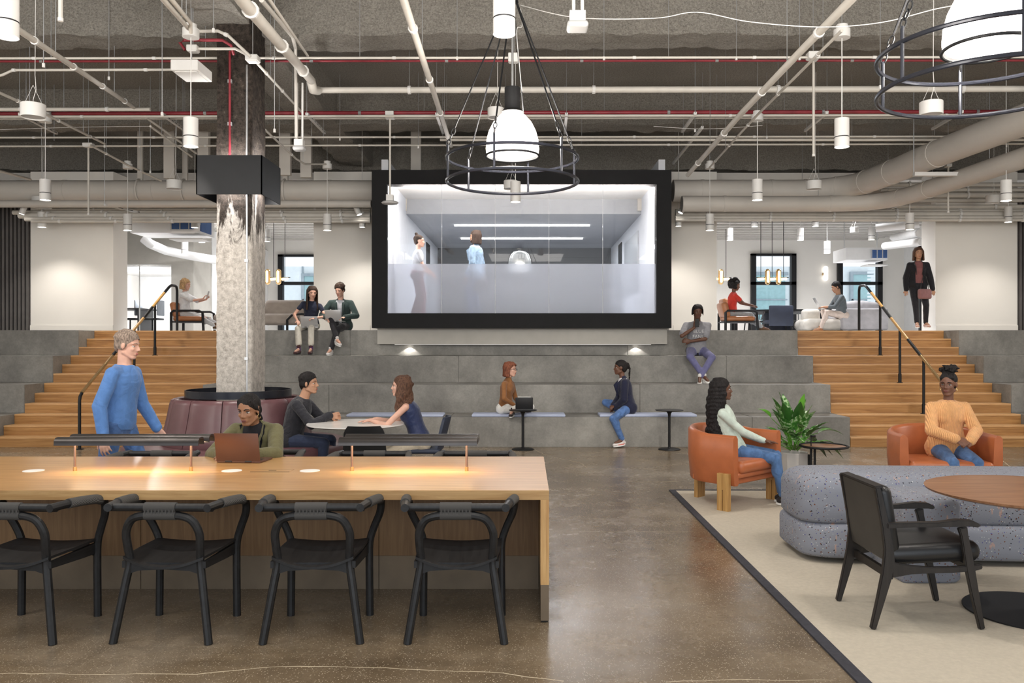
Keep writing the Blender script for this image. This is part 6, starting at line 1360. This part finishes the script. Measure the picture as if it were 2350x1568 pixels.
# 5 brown sweater woman
person('person with auburn bob and glasses in a brown sweater sitting cross legged',at(1160,13.14,.514),-112,dict(hip=(0,0,.085),lean=4,curl=6,wrL=(-.10,.22,.12),wrR=(.16,.25,.13),epL=(-.8,-.4,-.5),epR=(.9,-.3,-.5),anL=(.18,.20,.06),anR=(-.16,.26,.07),kpL=(-1,.35,.1),kpR=(1,.35,.1),ftL=(1,.2,-.1),ftR=(-1,.2,-.1),hpitch=-2,hyaw=0,cuL=30,cuR=30),
 dict(S=1.55,skin='pale',hair=('bobstraight','auburn'),glasses=True,wear=[dict(k='top',m=C_('brown_sweater',(.22,.095,.035)),n='sweater',inf=.012,high=True,lo=.0),dict(k='pants',m=C_('white_trousers',(.66,.65,.62))),dict(k='shoes',m=C_('black_sneaker',(.03,.025,.025)))]))
# 6 navy blazer woman
person('person with a long black braided ponytail in a navy blazer and jeans',at(1440,13.12,.514),92,dict(hip=(0,0,.10),lean=8,curl=4,wrL=(-.02,.20,.10),wrR=(.0,.22,.14),epL=(-.8,-.4,-.5),epR=(.9,-.3,-.5),anL=(-.25,.12,-.40),anR=(.02,.12,.03),kpL=(-.7,1,1.0),kpR=(.9,.7,.3),ftL=(-.6,1,-.1),ftR=(-1,.1,-.1),hpitch=0,hyaw=0,cuL=30,cuR=30),
 dict(S=1.61,skin='dark',hair=('ponytail','black'),wear=[dict(k='top',m=C_('white_blouse',(.6,.58,.6)),n='blouse',sl=.3,inf=.006),dict(k='jacket',m=C_('navy_blazer',(.016,.018,.04)),n='blazer',gap=.02,vv=.16,inf=.018),dict(k='pants',m=jean2,n='jeans'),dict(k='shoes',m=C_('white_sneaker',(.66,.63,.62)),trim=C_('coral',(.7,.12,.08)))]))
# 7 man grey tee
g=person('person with black locs in a grey printed t-shirt looking at a phone',at(1599,14.74,1.411),180,dict(hip=(0,0,.105),lean=2,curl=6,wrR=(.10,.27,.50),wrL=(.14,.20,.26),epR=(.9,.2,-.8),epL=(-.9,.3,-.4),hdR=(-.3,.1,1),hdL=(1,.1,.1),pnR=(-.5,-1,0),pnL=(0,-1,0),cuR=50,cuL=30,anL=(.05,.50,-.37),anR=(-.03,.47,-.36),kpL=(-.9,1,.6),kpR=(.9,1,.6),ftL=(.25,1,-.3),ftR=(-.25,1,-.25),hpitch=-10),
 dict(S=1.76,fem=False,skin='dark',hair=('locs','black'),wear=[dict(k='top',m=C_('heather_grey_tee',(.24,.24,.26)),n='tshirt',sl=.4,inf=.016,loose=1.3),dict(k='top',m=C_('black_hem',(.02,.02,.025)),n='undershirt',sl=.0,inf=.010,lo=-.1),dict(k='pants',m=C_('slate_blue_trousers',(.14,.14,.27)),n='trousers'),dict(k='shoes',m=C_('off_white_sneaker',(.66,.65,.62)))]))
# printed letters on the t-shirt
def letters(rows,t,fr,spine,sz,mat,s0,zoff,name='printed_lettering'):
    r,f=fr(s0)
    for i,(tx,s) in enumerate(rows):
        cu=D.curves.new('txt','FONT'); cu.body=tx; cu.size=sz; cu.align_x='CENTER'; cu.extrude=.002; o=D.objects.new('txt',cu); COL.objects.link(o)
        dg=bpy.context.evaluated_depsgraph_get(); me=D.meshes.new_from_object(o.evaluated_get(dg)); D.objects.remove(o)
        ob=D.objects.new(name,me); COL.objects.link(ob); me.materials.clear(); me.materials.append(mat); ob.parent=t
        c=spine(s)+f*zoff; r_,f_=r,f; u=r_.cross(f_); Mx=Matrix((-r_,u*1,f_)).transposed().to_4x4(); Mx.translation=c; ob.matrix_local=Mx
letters([('BLUE',.31),('FANK',.22)],g['t'],g['fr'],g['spine'],.085,C_('print_white',(.6,.6,.6)),.3,.142)
def heldphone(g,s,label,size=(.075,.009,.15),off=(0,.03,.06),name='smartphone',mat='dark',rot=None):
    t=g['t']; w=t.matrix_basis@(g['WR'][s]+V(off)); o=thing(name,label,'tablet' if name=='tablet' else 'phone',w,t.rotation_euler.z)
    R=Matrix.Rotation(math.radians(rot or 0),3,'X'); MB().rbox((0,0,0),size,.004,R,k=1).build('case',M[mat],o); MB().box(R@V((0,-size[1]*.55,0)),(size[0]*.9,.001,size[2]*.93),R).build('screen',M['dark'],o)
bpy.context.view_layer.update()
def fix(g): g['t'].matrix_basis
heldphone(g,1,'black phone held by the man in the grey t-shirt',off=(-.04,.05,.08),rot=-10)
# 8/9 couple
g8=person('person with long dark hair in a navy top and cream trousers',at(712,15.56,1.882),178,dict(hip=(0,0,.105),lean=16,side=-9,curl=4,wrL=(-.20,.38,.22),wrR=(.14,.34,.18),epL=(-.9,-.3,-.4),epR=(.9,-.3,-.5),anL=(-.14,.42,-.36),anR=(.08,.44,-.36),ftL=(-.1,1,-.05),ftR=(.15,1,-.05),kpL=(-.12,1,.5),kpR=(.12,1,.5),hpitch=-14,hyaw=-28,cuL=30,cuR=35),
 dict(S=1.60,skin='pale',hair=('long','darkbrown'),wear=[dict(k='top',m=C_('navy_tee',(.018,.022,.042)),n='tshirt',sl=.22,inf=.012),dict(k='pants',m=C_('cream_trousers',(.60,.57,.50)),n='trousers',a=.72,cuff=.062),dict(k='shoes',m=C_('oxblood_boot',(.07,.03,.03)),boot=True,sole=M['dark'],sock=C_('purple_sock',(.10,.04,.13)))]))
g9=person('person with curly brown hair in a dark green shirt, legs crossed',at(785,15.6,1.882),180,dict(hip=(0,0,.105),lean=12,curl=6,wrL=(-.14,.36,.24),wrR=(.20,.36,.22),epL=(-.9,-.3,-.6),epR=(.9,-.3,-.6),anL=(.10,.48,-.37),anR=(-.02,.52,-.18),kpL=(0,1,.6),kpR=(.25,1,.9),ftL=(.1,1,-.1),ftR=(-.55,.8,-.2),hpitch=-16,hyaw=16,cuL=35,cuR=35),
 dict(S=1.68,fem=False,skin='pale',hair=('shortcurl','darkbrown'),wear=[dict(k='top',m=C_('white_undershirt',(.55,.56,.6)),n='undershirt',sl=.2,inf=.008),dict(k='jacket',m=C_('dark_green_shirt',(.032,.052,.05)),n='open_shirt',gap=.012,vv=.10,inf=.018),dict(k='pants',m=C_('black_jeans',(.025,.024,.028)),n='jeans'),dict(k='shoes',m=C_('white_sneaker',(.66,.63,.62)),sock=C_('white_sock',(.7,.7,.7)))]))
laptop('open_laptop','silver laptop on the lap of the woman in cream trousers',(P(708,752,15.12).x,15.2,P(708,752,15.12).z),math.radians(4),.31,.20,.21,M['silver'],112)
laptop('open_laptop','silver laptop held up by the man in the dark green shirt',(P(764,738,15.1).x,15.16,P(764,738,15.1).z),math.radians(-8),.31,.20,.21,M['silver'],108)
# 10 blonde woman in left room
g=person('person with blonde hair in a white shirt reading a phone',at(440,17.9,ZP),-90,dict(hip=(0,-.14,.42),lean=-6,curl=10,wrL=(-.10,.28,.72),wrR=(.08,.28,.72),epL=(-.8,-.2,-1),epR=(.8,-.2,-1),anL=(.0,.72,.12),anR=(.14,.66,.10),hpitch=-14,cuL=45,cuR=45,hdL=(.2,.5,1),hdR=(-.2,.5,1),kpL=(0,1,1.4),kpR=(.1,1,.9)),
 dict(S=1.56,skin='pale',hair=('bob','blonde'),wear=[dict(k='top',m=C_('white_shirt',(.66,.66,.67)),n='shirt',sl=.45,inf=.018,loose=1.3),dict(k='pants',m=C_('pale_trousers',(.55,.54,.54)),n='trousers'),dict(k='shoes',m=C_('brown_shoe',(.12,.07,.04)))]))
heldphone(g,-1,'phone held by the blonde woman in the left room',off=(.08,.07,.11),mat='silver',rot=-20)
# 11 braids woman in tub chair
person('person with long black braids in a mint top sitting in the left cognac tub chair',at(1676,8.42,.0),-108,dict(hip=(0,.05,.535),lean=-22,curl=12,wrL=(-.10,.30,.63),wrR=(.04,.33,.645),epL=(-.6,-.5,-.8),epR=(.6,-.5,-.8),anL=(-.07,.50,.10),anR=(.09,.52,.10),ftL=(-.1,1,-.05),ftR=(.1,1,-.05),hpitch=4,hyaw=-22,cuL=10,cuR=10,hdL=(.35,1,-.05),hdR=(-.1,1,-.1)),
 dict(S=1.60,near=True,skin='dark',hair=('braids','black'),wear=[dict(k='top',m=C_('mint_top',(.52,.60,.53)),n='top',inf=.010,lo=-.05,d=.003),dict(k='pants',m=jean,n='jeans',inf=.008),dict(k='shoes',m=C_('black_sneaker',(.03,.025,.025)),swoosh=1)]))
# 12 peach woman
person('person with a black topknot in a peach ribbed sweater in the right cognac tub chair',at(2172,8.30,.0),176,dict(hip=(0,0,.575),lean=3,curl=4,wrL=(-.065,.37,.685),wrR=(.075,.36,.70),epL=(-1,-.1,-.8),epR=(1,-.1,-.8),anL=(-.10,.53,.10),anR=(.08,.53,.10),hpitch=-3,hyaw=38,cuL=45,cuR=40,hdL=(.9,.6,-.1),hdR=(-.9,.6,-.15),pnL=(0,-.6,-.6),pnR=(0,-.6,-.6)),
 dict(S=1.63,near=True,skin='deep',fat=1.06,hoops=True,hair=('topknot','black'),wear=[dict(k='top',m=C_('peach_ribbed_sweater',(.80,.42,.18),rib=22.0),n='sweater',inf=.026,loose=1.3,d=.004,lo=-.06),dict(k='pants',m=jean,n='jeans',inf=.012),dict(k='shoes',m=C_('white_sneaker',(.66,.63,.62)))]))
# 13 red woman
person('person with dark curly hair in a red t-shirt in a tan armchair',at(1690,17.9,ZP),-90,dict(hip=(0,-.1,.42),lean=2,curl=8,wrL=(-.1,.34,.58),wrR=(.12,.32,.58),epL=(-.8,-.2,-1),epR=(.8,-.2,-1),anL=(-.05,.56,.10),anR=(.14,.52,.10),hpitch=-16,hyaw=10,cuL=30,cuR=30),
 dict(S=1.52,skin='deep',hair=('curlybig','black'),wear=[dict(k='top',m=C_('red_tee',(.55,.045,.03)),n='tshirt',sl=.28,inf=.014),dict(k='pants',m=C_('grey_trousers',(.35,.36,.37)),n='trousers'),dict(k='shoes',m=C_('brown_shoe',(.12,.07,.04)))]))
t=laptop('open_laptop','dark laptop on the knees of the woman in red',(P(1748,735,17.8).x,17.85,P(1748,736,17.8).z),math.radians(70),.31,.2,.2,M['dark'],112)
# 14 grey shirt man
g=person('person with short black hair in a grey shirt holding a tablet, right room',at(1925,18.6,ZP),90,dict(hip=(0,-.08,.40),lean=8,curl=8,wrL=(-.05,.34,.58),wrR=(.12,.30,.58),epL=(-.8,-.2,-1),epR=(.8,-.2,-1),anL=(-.12,.46,.10),anR=(.13,.24,.10),hpitch=-20,cuL=35,cuR=35),
 dict(S=1.60,fem=False,skin='tan',hair=('short','black'),wear=[dict(k='top',m=C_('slate_shirt',(.10,.115,.125)),n='shirt',sl=.75,inf=.016,loose=1.2),dict(k='pants',m=C_('beige_trousers',(.60,.50,.44)),n='trousers'),dict(k='shoes',m=C_('tan_shoe',(.35,.16,.08)))]))
heldphone(g,-1,'tablet held up by the man in the grey shirt',size=(.17,.01,.26),off=(.06,.16,.10),name='tablet',mat='silver',rot=-30)
# 15 walking woman
g=person('person in a black blazer walking with a mauve bag',at(2106,16.55,ZP),168,dict(hip=(0,0,.93),lean=5,wrL=(-.25,.12,.84),wrR=(.23,.06,.84),epL=(-.6,-1,0),epR=(.6,-1,0),anL=(-.18,-.12,.16),anR=(.06,.22,.09),hpitch=-4,hyaw=0),
 dict(S=1.62,skin='tan',hair=('midlong','brown'),wear=[dict(k='top',m=C_('mauve_top',(.22,.09,.09)),n='top',sl=.3,inf=.008),dict(k='jacket',m=C_('black_blazer',(.016,.016,.02)),n='blazer',gap=.06,vv=.04,inf=.018),dict(k='pants',m=C_('black_trousers',(.02,.02,.025))),dict(k='shoes',m=C_('nude_shoe',(.5,.33,.28)))]))
t=thing('shoulder_bag','mauve handbag carried by the walking woman in the black blazer','bag',P(2122,675,16.35),.3); MB().rbox((0,0,0),(.30,.10,.20),.04,k=3).build('bag_body',C_('mauve_leather',(.28,.14,.14)),t,smooth=60); MB().tube([(-.10,0,.09),(-.09,0,.2),(-.03,.0,.36),(.03,0,.36),(.09,0,.2),(.1,0,.09)],.007,6).build('strap',M['dark'],t)
# 16/17 meeting room pair
person('person with a hair bun and grey t-shirt behind the meeting room glass',at(958,15.55,fl2),-82,dict(hip=(0,0,.86),lean=2,wrL=(-.12,.24,.88),wrR=(.18,.28,.86),epL=(-.5,-1,-.4),epR=(.5,-1,-.4),anL=(-.1,.06,.09),anR=(.1,-.05,.09),hpitch=0,cuL=30,cuR=30),
 dict(S=1.58,skin='pale',hair=('bun','darkbrown'),wear=[dict(k='top',m=C_('light_grey_tee',(.42,.42,.44)),n='tshirt',sl=.3,inf=.014),dict(k='pants',m=C_('mauve_trousers',(.16,.07,.085)),n='trousers',inf=.03,cuff=.09),dict(k='shoes',m=C_('brown_shoe',(.12,.07,.04)))]))
person('person with dark shoulder length hair in a denim jacket behind glass',at(1092,15.95,fl2),75,dict(hip=(0,0,.94),lean=0,wrL=(-.22,.1,.86),wrR=(.26,.06,.86),epL=(-.6,-1,0),epR=(.6,-1,0),anL=(-.1,.06,.09),anR=(.12,-.03,.09),hpitch=0),
 dict(S=1.76,fem=False,skin='tan',beard=True,hair=('midlong','darkbrown'),wear=[dict(k='top',m=C_('white_tee',(.6,.6,.6)),n='tshirt',sl=.2,inf=.008),dict(k='jacket',m=C_('light_denim',(.20,.29,.40),jean=True),n='denim_jacket',gap=.03,vv=.12,inf=.018,denim=True),dict(k='pants',m=C_('indigo_trousers',(.05,.07,.14))),dict(k='shoes',m=C_('brown_shoe',(.12,.07,.04)))]))
t=thing('shoulder_bag','dark bag hanging at the side of the man in the denim jacket','bag',P(1103,655,15.9)); MB().rbox((0,0,0),(.28,.1,.2),.03,k=2).build('bag_body',C_('brown_bag',(.05,.04,.045)),t,smooth=60); MB().tube([(-.1,0,.1),(0,0,.5),(.1,0,.1)],.007,6).build('strap',M['dark'],t)
